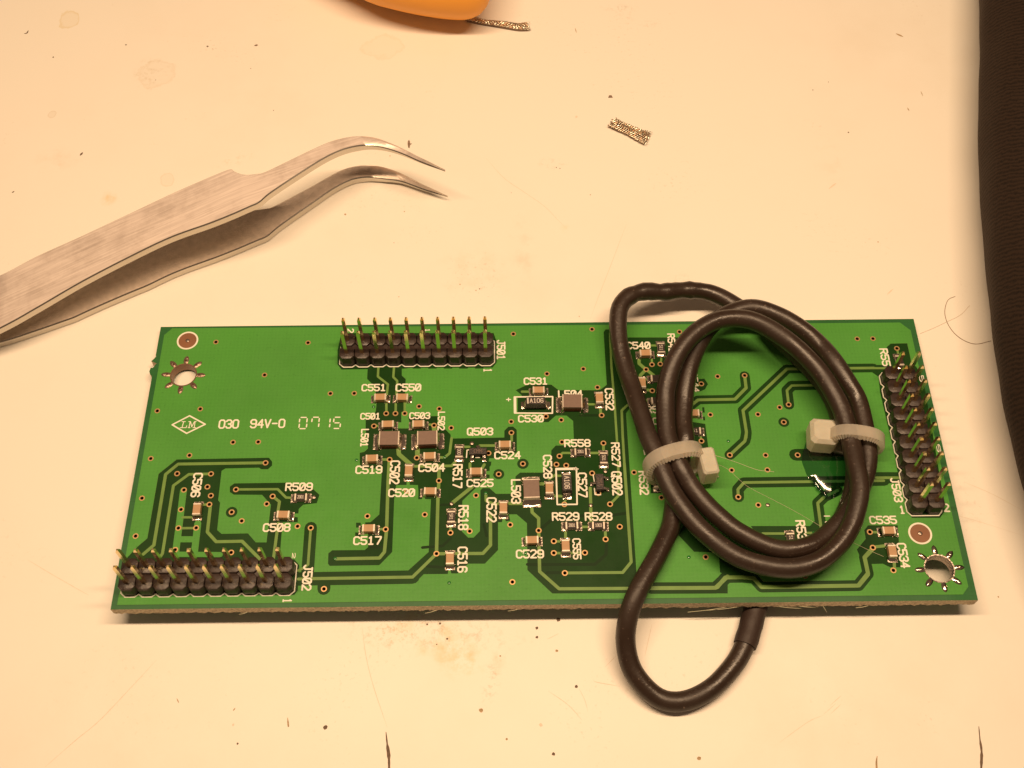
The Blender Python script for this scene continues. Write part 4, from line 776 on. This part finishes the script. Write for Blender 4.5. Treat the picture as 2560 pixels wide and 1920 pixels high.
# ================================================================== CABLE
R0 = 1.48
def Hs(x, y): return S('H', x, y)
CP = [ # px, py, height of the centre line over the board's top face
    (1930, 1440, -5.0), (1898, 1493, -5.0), (1884, 1539, -5.0), (1873, 1580, -5.0), (1853, 1632, -5.05), (1829, 1669, -5.1), (1787, 1714, -5.1), (1738, 1744, -5.1), (1691, 1755, -5.0), (1648, 1746, -4.9), (1608, 1713, -4.0),
    (1577, 1666, -3.0), (1564, 1605, -1.5), (1569, 1550, .4), (1584, 1501, 1.7), (1608, 1452, 1.9), (1640, 1396, 1.7), (1664, 1347, 1.6), (1678, 1311, 1.5), (1684, 1270, 1.5), (1690, 1215, 1.5),
    (1697, 1165, 1.8), (1706, 1130, 2.6),
    # through the tie: inner strand, crossing under to the outside at the top
    (1714, 1100, 3.3), (1708, 1053, 3.4), (1710, 1004, 3.8), (1714, 967, 4.4), (1724, 918, 5.1), (1739, 877, 5.4), (1768, 825, 5.7), (1813, 788, 5.9), (1878, 770, 6.0), (1941, 787, 5.8), (2000, 820, 5.5), (2050, 863, 5.0),
    (2086, 905, 5.3), (2122, 961, 4.6), (2144, 1000, 4.0), (2157, 1049, 3.7), (2168, 1110, 3.4), (2168, 1165, 3.0), (2150, 1225, 2.6)] + \
    [(*Hs(1960, 830), 2.3), (*Hs(1805, 1005), 2.4), (*Hs(1575, 1165), 2.9), (*Hs(1250, 1200), 3.0), (*Hs(870, 1040), 3.0), (*Hs(640, 865), 3.1), (*Hs(465, 690), 3.3), (*Hs(340, 530), 3.7), (1706, 1178, 4.3), (1686, 1135, 4.6),
    (1671, 1100, 4.6), (1665, 1065, 4.7), (1663, 1004, 5.2), (1667, 962, 6.1), (1682, 911, 7.2), (1708, 865, 8.0), (1746, 826, 8.5), (1797, 800, 8.7), (1860, 797, 8.6), (1914, 816, 8.2), (1976, 857, 7.5), (2026, 903, 6.9),
    (2062, 948, 6.3), (2097, 1009, 5.6), (2112, 1049, 5.3), (2128, 1110, 5.0), (2140, 1165, 5.2)] + \
    [(*Hs(2085, 560), 5.2), (*Hs(2065, 740), 5.0), (*Hs(2000, 950), 4.6), (*Hs(1865, 1160), 4.2), (*Hs(1640, 1335), 3.8), (*Hs(1300, 1395), 3.6), (*Hs(850, 1285), 3.6), (*Hs(480, 1015), 3.7), (*Hs(262, 760), 3.9), (*Hs(140, 570), 4.1),
    (1657, 1180, 4.4), (1641, 1137, 4.5), (1622, 1095, 4.4), (1607, 1050, 4.0), (1586, 985, 3.6), (1562, 915, 3.6), (1548, 855, 4.2), (1545, 805, 4.8), (1550, 768, 5.2), (1572, 742, 5.2), (1610, 729, 4.8), (1660, 730, 4.0),
    (1710, 726, 3.3), (1760, 729, 2.8), (1800, 742, 2.7), (1845, 768, 2.6), (1890, 800, 2.4), (1938, 838, 2.3), (1997, 893, 2.2), (2043, 940, 2.1), (2079, 993, 1.9), (2105, 1060, 1.5),
    (2134, 1130, 1.4), (2137, 1200, 1.4), (2120, 1268, 1.4), (2080, 1335, 1.4), (2015, 1378, 1.4), (1930, 1390, 1.4)]
def P3c(px, py, z):
    if z <= -4.8 or z == 'T':            # this stretch lies on the table
        z = -5
        for _ in range(4): x, y = up(px, py, z); z = TA + TBY * y + R0 * 1.02
    return P3(px, py, z)
path3 = catmull([P3c(*p) for p in CP], .7)
def lumps(i):   # the jacket is creased where it bends over the back edge
    p = path3[i]; px, py = project(p)
    if 1540 < px < 1770 and py < 790: return R0 * (1 + .05 * math.sin(p.x * 1.7) + .035 * math.sin(p.x * 3.1 + 1))
    return R0 + .01 * math.sin(i * .21)
cb = MB(); cb.tube(path3, lumps, 20)
cable = thing('cable', 'black rubber cable coiled in a loop on the right half of the green board', 'cable', (path3[0].x, path3[0].y, -5))
obj('jacket', cb, 'cable_rubber', cable, path3[len(path3) // 2], smooth='all')
sl = catmull([P3c(*p) for p in [(1930, 1440, -4.95), (1898, 1493, -4.9), (1884, 1539, -4.9), (1873, 1580, -4.9), (1862, 1614, -4.95)]], .4)
sb = MB(); n_ = len(sl); A_ = []
sb.tube(sl, lambda i: 1.74 + .03 * math.sin(i * 1.1), 24, False)
# slanted cut lip
last = sb.v[-24:]; c_ = sum((Vector(v) for v in last), Vector()) / 24; inner = [c_ + (Vector(v) - c_) * (R0 / 1.74) for v in last]
sb.add(last + [tuple(v) for v in inner], [(k, (k + 1) % 24, 24 + (k + 1) % 24, 24 + k) for k in range(24)])
obj('heat_shrink_sleeve', sb, 'sleeve_rubber', cable, sl[n_ // 2], smooth=40, label='matt sleeve around the cable where it goes under the board')
# ================================================================== CABLE TIES
def tie(name, label, centre, nvec, a, b, wd, zc, head_c, head_rot, hs, group, tail=None, tilt=0.0):
    """a band round the bundle: ellipse in the plane of nvec and up, teeth on the near edge, and a square head"""
    t = thing(name, label, 'cable tie', (centre[0], centre[1], 0), group)
    C_ = Vector((centre[0], centre[1], zc)); n = Vector((nvec[0], nvec[1], 0)).normalized(); u = Vector((0, 0, 1)); d = Vector((n.y, -n.x, 0))
    if tilt: u = (u + d * -tilt).normalized()
    N = 100; mb = MB(); rings = []
    for k in range(N):
        an = 2 * math.pi * k / N; ca, sa = math.cos(an), math.sin(an); pw = .80
        e = Vector((abs(ca) ** pw * (1 if ca > 0 else -1) * a, abs(sa) ** pw * (1 if sa > 0 else -1) * b, 0)); p = C_ + n * e.x + u * e.y; o = (n * ca + u * sa).normalized()
        th = .95 if k % 2 else .62; ww = wd / 2
        oo = o * (.98 if k % 2 else .945); rings.append([p + d * ww, p + d * (ww - .22) + oo, p - d * (ww - .22) + oo, p - d * ww, p - d * (ww - .55) + o * .02 * th, p + d * (ww - .4) - o * .02])
        if sa > -.2:                                # visible teeth on the near edge
            q = .22 if k % 2 else -.02
            rings[-1][0] = p + d * (ww + q * .9) + o * .25
    rings.append(rings[0]); mb.loft(rings); obj('strap', mb, 'nylon_strap', t, C_, smooth=28)
    if isinstance(head_c, tuple):
        hc = Vector(head_c); hx, hy, hz = hs; mb = MB(); mb.box(-hx, hx, -hy, hy, -hz, hz, .62 if hx > 2 else .34)
        # slot on the outer side
        M = Matrix.Rotation(head_rot, 4, 'Z'); mb.v = [tuple(hc + (M @ Vector(v))) for v in mb.v]
        obj('head', mb, 'nylon_head', t, hc, smooth=25)
    if tail:
        mb = MB(); mb.tube([Vector(p) for p in tail], .16, 6); obj('cut_tail', mb, 'nylon_strap', t, tail[0])
    return t
ln = Vector((*up(1748, 1134, 5), 0)) - Vector((*up(1618, 1167, 5), 0)); lc = up(1686, 1146, 4.4)
hc = up(1768, 1163, 3.6)
tie('cable_tie', 'translucent nylon cable tie at the left of the coil, head on its inner side', (lc[0] + .1, lc[1] - .3), ln, 3.9, 2.75, 2.45, 3.35, (hc[0], hc[1], 3.6), math.radians(8), (1.25, 2.25, 1.9), 'cable ties round the coil', tail=[(*up(1785, 1183, 1.0), 1.0), (*up(1790, 1188, .8), .8), (*up(1796, 1192, .5), .5)], tilt=.18)
rn = Vector((*up(2203, 1098, 4.5), 0)) - Vector((*up(2079, 1080, 4.5), 0)); rc = up(2142, 1093, 4.4); hc = up(2057, 1086, 3.2)
tie('cable_tie', 'translucent nylon cable tie at the right of the coil, square head inside the loop', (rc[0], rc[1] - .2), rn, 3.35, 2.5, 2.3, 3.55, (hc[0], hc[1], 3.0), math.radians(-6), (2.15, 2.2, 1.75), 'cable ties round the coil')
# ================================================================== GLUE
def glue():
    ol = [(400, 640), (360, 770), (325, 960), (380, 1130), (440, 1280), (520, 1350), (640, 1500), (760, 1640), (860, 1680), (1010, 1600), (1100, 1420), (1150, 1150), (1150, 850), (1020, 720), (800, 640), (560, 560)]
    pts = [Vector((*up(1960 + x / 7.373, 1020 + y / 7.373, .1), 0)) for x, y in ol]; c = sum(pts, Vector()) / len(pts); c.x += .35; c.y -= .2
    loop = catmull(pts + [pts[0]], .5)[:-1]; n = len(loop); rg = []
    for s, z in [(1, ZC + .015), (.97, .14), (.90, .30), (.80, .46), (.68, .60), (.54, .72), (.38, .80), (.18, .84)]:
        rg.append([(c.x + (p.x - c.x) * s, c.y + (p.y - c.y) * s, z + (.03 * math.sin(p.x * 1.3 + 3 * s) + .03 * math.sin(p.y * 1.1)) * (1 - s) * 1.6) for p in loop])
    mb = MB(); mb.loft(rg, False, True)
    return obj('glue_blob', mb, 'glue', None, (c.x, c.y, 0), smooth='all', label='clear shiny glue puddle on the board under the right cable tie', cat='glue')
glue()
gm = MB()  # ridges added along the puddle's bright streak, shaped to reflect the lamp
for x0, y0, x1, y1 in [(520, 1290, 640, 1480), (620, 1470, 700, 1540), (690, 1530, 790, 1640)]:
    p0 = Vector((*up(1960 + x0 / 7.373, 1020 + y0 / 7.373, .7), .62)); p1 = Vector((*up(1960 + x1 / 7.373, 1020 + y1 / 7.373, .7), .62)); gm.tube(catmull([p0, (p0 + p1) / 2 + Vector((.05, 0, .15)), p1], .15), lambda i: .26, 8)
obj('glue_highlight_ridge', gm, 'glue', None, (98, 15, .6), smooth='all', label='glue ridge added to catch the bright streak at the lower edge of the clear puddle', cat='glue')
# ================================================================== LOOSE FIBRES AND HAIR
def hair(name, pts, r, m, label, cat, z=None, lift=0.0):
    P = [P3(x, y, (.12 if z is None else z) + (lift if 0 < i < len(pts) - 1 else 0)) for i, (x, y) in enumerate(pts)]
    mb = MB(); mb.tube(catmull(P, .4), r, 5); obj(name, mb, m, None, P[0], label=label, cat=cat)
hair('fibre', [Hs(590, 235), Hs(720, 275), Hs(850, 320), Hs(960, 362), Hs(1060, 393), Hs(1210, 408)], .032, 'fibre_pale', 'short pale fibre running right from the left cable tie', 'fibre')
hair('fibre', [Hs(600, 330), Hs(680, 350), Hs(760, 400), Hs(850, 485), Hs(950, 565), Hs(1170, 680), Hs(1400, 800), Hs(1600, 915), Hs(1780, 1020), Hs(1960, 1105), Hs(2170, 1205), S('J', 775, 1030)], .022, 'fibre_pale', 'long pale fibre crossing the board from the left tie under the coil', 'fibre')
frame('table')
hair('hair', [(2388, 741), (2370, 750), (2362, 778), (2368, 806), (2385, 832), (2410, 851), (2440, 860), (2478, 852)], .045, 'hair_brown', 'thin curled hair on the table beside the black cloth', 'hair', ZT + .07)
hair('hair', [(2424, 764), (2400, 788), (2364, 806), (2330, 822), (2300, 834)], .03, 'scratch_brown', 'very fine straight hair crossing the curled hair', 'hair', ZT + .05)
# ================================================================== CRUMBS
def crumb(px, py, pts, h, m, label):
    c = up(px, py, ZT); mb = MB(); P = [(c[0] + x, c[1] + y) for x, y in pts]; cx = sum(p[0] for p in P) / len(P); cy = sum(p[1] for p in P) / len(P)
    mb.loft([[(*p, ZT) for p in P], [(*p, ZT + h * .7) for p in P], [(cx + (p[0] - cx) * .6, cy + (p[1] - cy) * .6, ZT + h) for p in P]], True, True)
    obj('crumb', mb, m, None, (*c, ZT), label=label, cat='crumb')
crumb(1023, 361, [(-.25, .7), (-.05, 1.0), (.12, .6), (.2, .1), (.5, .12), (.18, -.15), (.08, -.9), (-.15, -.75), (-.28, 0)], .15, 'crumb_dark', 'dark sliver of dirt just above the tip of the tweezers')
crumb(1526, 242, [(-.42, -.25), (-.25, .25), (.2, .3), (.42, -.25)], .2, 'crumb_dark', 'small dark crumb above the frayed braid scrap')
crumb(640, 1794 - 1680, [(-.3, -.1), (0, .2), (.4, .1), (.1, -.15)], .2, 'crumb_dark', 'tiny dark speck at the top left of the table')
frame('table')
# ================================================================== TWEEZERS
r4 = lambda x, y: (x / 2.7656, 300 + y / 2.7656)
r5 = lambda x, y: (560 + x / 3.456, 280 + y / 3.456)
def zu(px):   # height of the upper blade's top face above the table
    pts = [(-260, 3.2), (0, 7.0), (300, 10.0), (600, 12.2), (800, 11.8), (950, 11.0), (1113, 9.8)]
    for (a, za), (b, zb) in zip(pts, pts[1:]):
        if px <= b: return za + (zb - za) * max(0, (px - a) / (b - a))
    return pts[-1][1]
topE = [(-330, 830), (-160, 757), r4(0, 1070), r4(250, 940), r4(560, 800), r4(880, 650), r4(1180, 508), r4(1450, 390), r4(1585, 338), r4(1615, 350), r4(1650, 365), r4(1700, 375), r4(1770, 369), r5(350, 515), r5(550, 420), r5(800, 300), r5(950, 240), r5(1100, 208), r5(1210, 205), r5(1330, 222), r5(1500, 285), r5(1700, 385), r5(1912, 497)]
botE = [(-330, 960), (-160, 895), r4(0, 1440), r4(250, 1302), r4(560, 1122), r4(900, 945), r4(1180, 812), r4(1450, 715), r4(1600, 655), r4(1640, 638), r4(1680, 620), r4(1730, 598), r4(1790, 570), r5(400, 700), r5(640, 540), r5(850, 408), r5(1000, 335), r5(1130, 298), r5(1250, 288), r5(1380, 305), r5(1530, 352), r5(1710, 430), r5(1908, 503)]
def dens(L_, k_=6):
    c = catmull([Vector((*p, 0)) for p in L_], 1e9) if False else None
    out = []; q = [Vector(L_[0]) * 2 - Vector(L_[1])] + [Vector(p) for p in L_] + [Vector(L_[-1]) * 2 - Vector(L_[-2])]
    for i in range(1, len(q) - 2):
        for k in range(k_):
            t = k / k_; t2 = t * t; t3 = t2 * t
            if (i in (8, 9)): out.append(q[i].lerp(q[i + 1], t)) if False else out.append(.5 * ((2 * q[i]) + (-q[i - 1] + q[i + 1]) * t + (2 * q[i - 1] - 5 * q[i] + 4 * q[i + 1] - q[i + 2]) * t2 + (-q[i - 1] + 3 * q[i] - 3 * q[i + 1] + q[i + 2]) * t3))
            else: out.append(.5 * ((2 * q[i]) + (-q[i - 1] + q[i + 1]) * t + (2 * q[i - 1] - 5 * q[i] + 4 * q[i + 1] - q[i + 2]) * t2 + (-q[i - 1] + 3 * q[i] - 3 * q[i + 1] + q[i + 2]) * t3))
    out.append(q[-2]); return out
TE, BE = dens(topE), dens(botE)
def blade(name, mt, zf, parent, label, edge_t, off=None, dy=0):
    mb = MB(); rings = []; n = len(TE)
    for i, (a, b) in enumerate(zip(TE, BE)):
        a3, b3 = off(i, a, b) if off else (P3(a.x, a.y, ZT + zf(a.x)), P3(b.x, b.y, ZT + zf(a.x)))
        t = i / (n - 1); th = edge_t * (1 if t < .78 else max(.30, 1 - (t - .78) / .22 * .72)); dn = Vector((0, 0, -th)); w_ = b3 - a3; wl = w_.length; wn = w_.normalized() if wl > 1e-6 else Vector((0, -1, 0))
        c = min(.22, wl * .3); rnd = max(0, (t - .80) / .20)
        roof = Vector((0, 0, .45 * rnd * min(1, wl)))     # the points are ground to a ridge
        m1 = a3 + w_ * .5 + roof
        rings.append([a3 + wn * c - Vector((0, 0, .25 * rnd)), m1, b3 - wn * c - Vector((0, 0, .25 * rnd)), b3 + Vector((0, 0, -c * .8 - .25 * rnd)), b3 + dn + Vector((0, 0, c * .5)), b3 + dn - wn * c, a3 + dn + wn * c, a3 + dn + Vector((0, 0, c * .5)), a3 + Vector((0, 0, -c * .8 - .25 * rnd))])
    nn = len(rings[0]); base = len(mb.v); mb.v += [tuple(p) for r in rings for p in r]
    for k in range(len(rings) - 1):
        for i in range(nn):
            j = (i + 1) % nn; mb.f.append([base + k * nn + i, base + (k + 1) * nn + i, base + (k + 1) * nn + j, base + k * nn + j]); mb.mi.append(0 if i in (0, 1) else 1)
    mb.f.append([base + i for i in range(nn)]); mb.mi.append(1); mb.f.append([base + (len(rings) - 1) * nn + i for i in reversed(range(nn))]); mb.mi.append(1)
    o = obj(name, mb, mt, parent, rings[len(rings) // 2][0], smooth=38, label=label); return o
tw0 = P3(300, 640, ZT); tweezers = thing('tweezers', 'steel tweezers with bent fine points lying open on the table', 'tweezers', tw0)
def lower(i, a, b):
    """the lower blade mirrors the upper one; it lies on the table"""
    px = a.x; z = 1.6
    dx = [(-330, -2, 16), (0, -4, 38), (181, 2, 79), (361, 4, 94), (506, 2, 92), (650, 22, 86), (760, 24, 80), (850, 18, 73), (915, 11, 73), (990, 4, 66), (1066, 5, 66), (1140, 7, 66)]
    for (x0, u0, v0), (x1, u1, v1) in zip(dx, dx[1:]):
        if px <= x1: t = max(0, (px - x0) / (x1 - x0)); u_, v_ = u0 + (u1 - u0) * t, v0 + (v1 - v0) * t; break
    ex = 11 * max(0, 1 - abs(px - 940) / 175)
    A3 = P3(a.x + u_, a.y + v_, ZT + z); B3 = P3(b.x + u_, b.y + v_ - 2 + ex, ZT + z); return A3, B3
blade('upper_arm', ['steel_brushed', 'steel_edge'], zu, tweezers, 'brushed upper arm with a notch on its far edge', 1.5)
blade('lower_arm', ['steel_inner', 'steel_edge'], None, tweezers, 'darker lower arm seen from its inner side', 1.5, lower)
# ================================================================== ORANGE HANDLE at the top edge
def handle():
    ol = [(700, -128), (820, -72), (900, -29), (950, -12), (1000, 0), (1050, 8), (1100, 13), (1142, 15), (1175, 14), (1200, 8), (1216, -2), (1226, -17), (1232, -42), (1240, -120), (1225, -230), (1150, -320), (1000, -360), (860, -350), (740, -300), (690, -200)]
    zr = ZT + 9.5; pts = [P3(x, y, zr) for x, y in ol]; c = sum(pts, Vector()) / len(pts); loop = catmull(pts + [pts[0]], 1.5)[:-1]; rg = []
    for k in range(15):
        t = -math.pi / 2 + math.pi * k / 14; ins = (1 - math.cos(t)) * 6.2; z = zr + math.sin(t) * 7.0
        r_ = []
        for p in loop:
            d = Vector((p.x - c.x, p.y - c.y, 0)); L_ = d.length; r_.append((c.x + d.x * max(.05, 1 - ins / L_), c.y + d.y * max(.05, 1 - ins / L_), z))
        rg.append(r_)
    mb = MB(); mb.loft(rg, True, True)
    t = thing('tool_handle', 'rounded orange plastic tool handle poking in at the top edge', 'tool handle', (c.x, c.y, ZT)); obj('grip', mb, 'orange_plastic', t, c, smooth='all')
handle()
# ================================================================== BRAID SCRAPS
def braid(name, ends, wd, h, label, curl=0.0, tin=.5, dense=9):
    """short length of desoldering braid: crossed copper wires woven over a flat core"""
    P = catmull([P3(x, y, ZT + h * .5) for x, y in ends], .12); n = len(P)
    t = thing(name, label, 'solder braid', (P[0].x, P[0].y, ZT), 'scraps of copper solder braid'); core = MB(); wires = [MB(), MB()]
    def fr(i):
        d = (P[min(i + 1, n - 1)] - P[max(i - 1, 0)]).normalized(); return P[i], d, Vector((-d.y, d.x, 0))
    rg = []
    for i in range(n):
        p, d, s = fr(i); w_ = wd(i / (n - 1)) / 2 * .86; rg.append([p - s * w_ + Vector((0, 0, -h * .4)), p - s * w_ * .9 + Vector((0, 0, h * .15)), p + Vector((0, 0, h * .28)), p + s * w_ * .9 + Vector((0, 0, h * .15)), p + s * w_ + Vector((0, 0, -h * .4))])
    core.loft(rg, close=False); obj('braid_core', core, 'crumb_dark', t, P[n // 2])
    for g in range(dense * 2):
        sgn = 1 if g % 2 else -1; ph = (g // 2) / dense * 2; pts = []
        for i in range(n):
            p, d, s = fr(i); u = (ph + i / n * 2.2 * (P[-1] - P[0]).length / 4) % 2; v = (u if u <= 1 else 2 - u) * 2 - 1
            top = 1 if u <= 1 else -1; v *= sgn; w_ = wd(i / (n - 1)) / 2 * random.uniform(.97, 1.03)
            if top > 0: pts.append(p + s * v * w_ + Vector((0, 0, h * (.34 + .14 * math.sin(i * .55 + g)) * (1 - .5 * v * v))))
            else:
                if len(pts) > 3: wires[g % 3 != 0].tube(pts, .10, 5)
                pts = []
        if len(pts) > 3: wires[g % 3 != 0].tube(pts, .10, 5)
    for e, i in ((1, n - 1), (-1, 0)):
        p, d, s = fr(i)
        for k in range(12):
            q = p + s * random.uniform(-1, 1) * wd(i / (n - 1)) / 2 + Vector((0, 0, random.uniform(-.3, .5) * h)); wires[k % 2].tube([q - d * e * .2, q + d * e * random.uniform(.0, .55) + Vector((0, 0, random.uniform(0, .12)))], .07, 5)
    for w_, m, nm in ((wires[0], 'braid_copper', 'copper_strands'), (wires[1], 'braid_tinned', 'tinned_strands')):
        o = obj(nm, w_, m, t, P[n // 2], smooth='all'); o['kind'] = 'stuff'
    return t
z9 = lambda x, y: (1500 + x / 10.37, 220 + y / 10.37)
b_ = braid('solder_braid', [z9(330, 900), z9(470, 980), z9(640, 1050), z9(820, 1130), z9(1000, 1220), z9(1230, 1310)], lambda t: 2.5 - .5 * math.sin(math.pi * t) + .9 * t, .9, 'flat frayed scrap of copper braid right of the tweezers tips')
mb = MB(); c = P3(*z9(480, 960), ZT + .75)
rg = [[(c.x + (1 - k / 4 * .7) * .55 * math.cos(a), c.y + (1 - k / 4 * .7) * .5 * math.sin(a), c.z - .2 + .30 * math.sin(math.pi / 2 * k / 4)) for a in [2 * math.pi * i / 12 for i in range(12)]] for k in range(5)]
mb.loft(rg, False, True); obj('solder_blob', mb, 'solder', b_, c, smooth='all')
z7 = lambda x, y: (860 + x / 4.424, y / 4.424)
braid('solder_braid', [z7(1365, 205), z7(1500, 235), z7(1650, 258), z7(1800, 280), z7(1930, 296), z7(2030, 292)], lambda t: 1.1 + .9 * t ** 2, 1.0, 'narrow twisted scrap of copper braid below the orange handle', dense=6)
# ================================================================== BLACK CLOTH along the right edge
def clothroll():
    px = [(2452, -400), (2451, -200), (2450, 0), (2449, 150), (2449, 300), (2452, 430), (2457, 540), (2466, 650), (2477, 760), (2484, 833), (2496, 916), (2508, 992), (2526, 1065), (2545, 1145), (2570, 1225), (2606, 1330), (2655, 1460), (2720, 1620), (2800, 1850)]
    r = 9.5; rows = []
    edge = catmull([P3(x, y, ZT + 8.0) for x, y in px], 1.6); n = len(edge)
    for i, p in enumerate(edge):
        d = (edge[min(i + 1, n - 1)] - edge[max(i - 1, 0)]); d.z = 0; d.normalize(); out = Vector((-d.y, d.x, 0)); out = out if out.x > 0 else -out
        row = []; f = .12 * math.sin(i * .31) + .10 * math.sin(i * .83 + 1)
        for k in range(30):
            a = math.radians(-62 + k / 29 * 205); q = p + out * (r * 1.15) - out * (math.cos(a) * (r * 1.15 + f * .5 + .12 * math.sin(k * .9 + i * .17))) ; z = ZT + 9 + math.sin(a) * (9.8 + .2 * math.sin(i * .23 + k * .4)) 
            row.append((q.x, q.y, max(ZT + .05, z)))
        row.append((p.x + out.x * 60, p.y + out.y * 60, ZT + 15)); rows.append(row)
    mb = MB(); mb.loft([list(x) for x in zip(*rows)], close=False)
    t = thing('cloth_roll', 'thick fold of dark ribbed cloth along the right edge', 'cloth', (edge[n // 2].x, edge[n // 2].y, ZT)); obj('cloth_fold', mb, 'black_cloth', t, edge[n // 2], smooth='all')
clothroll()
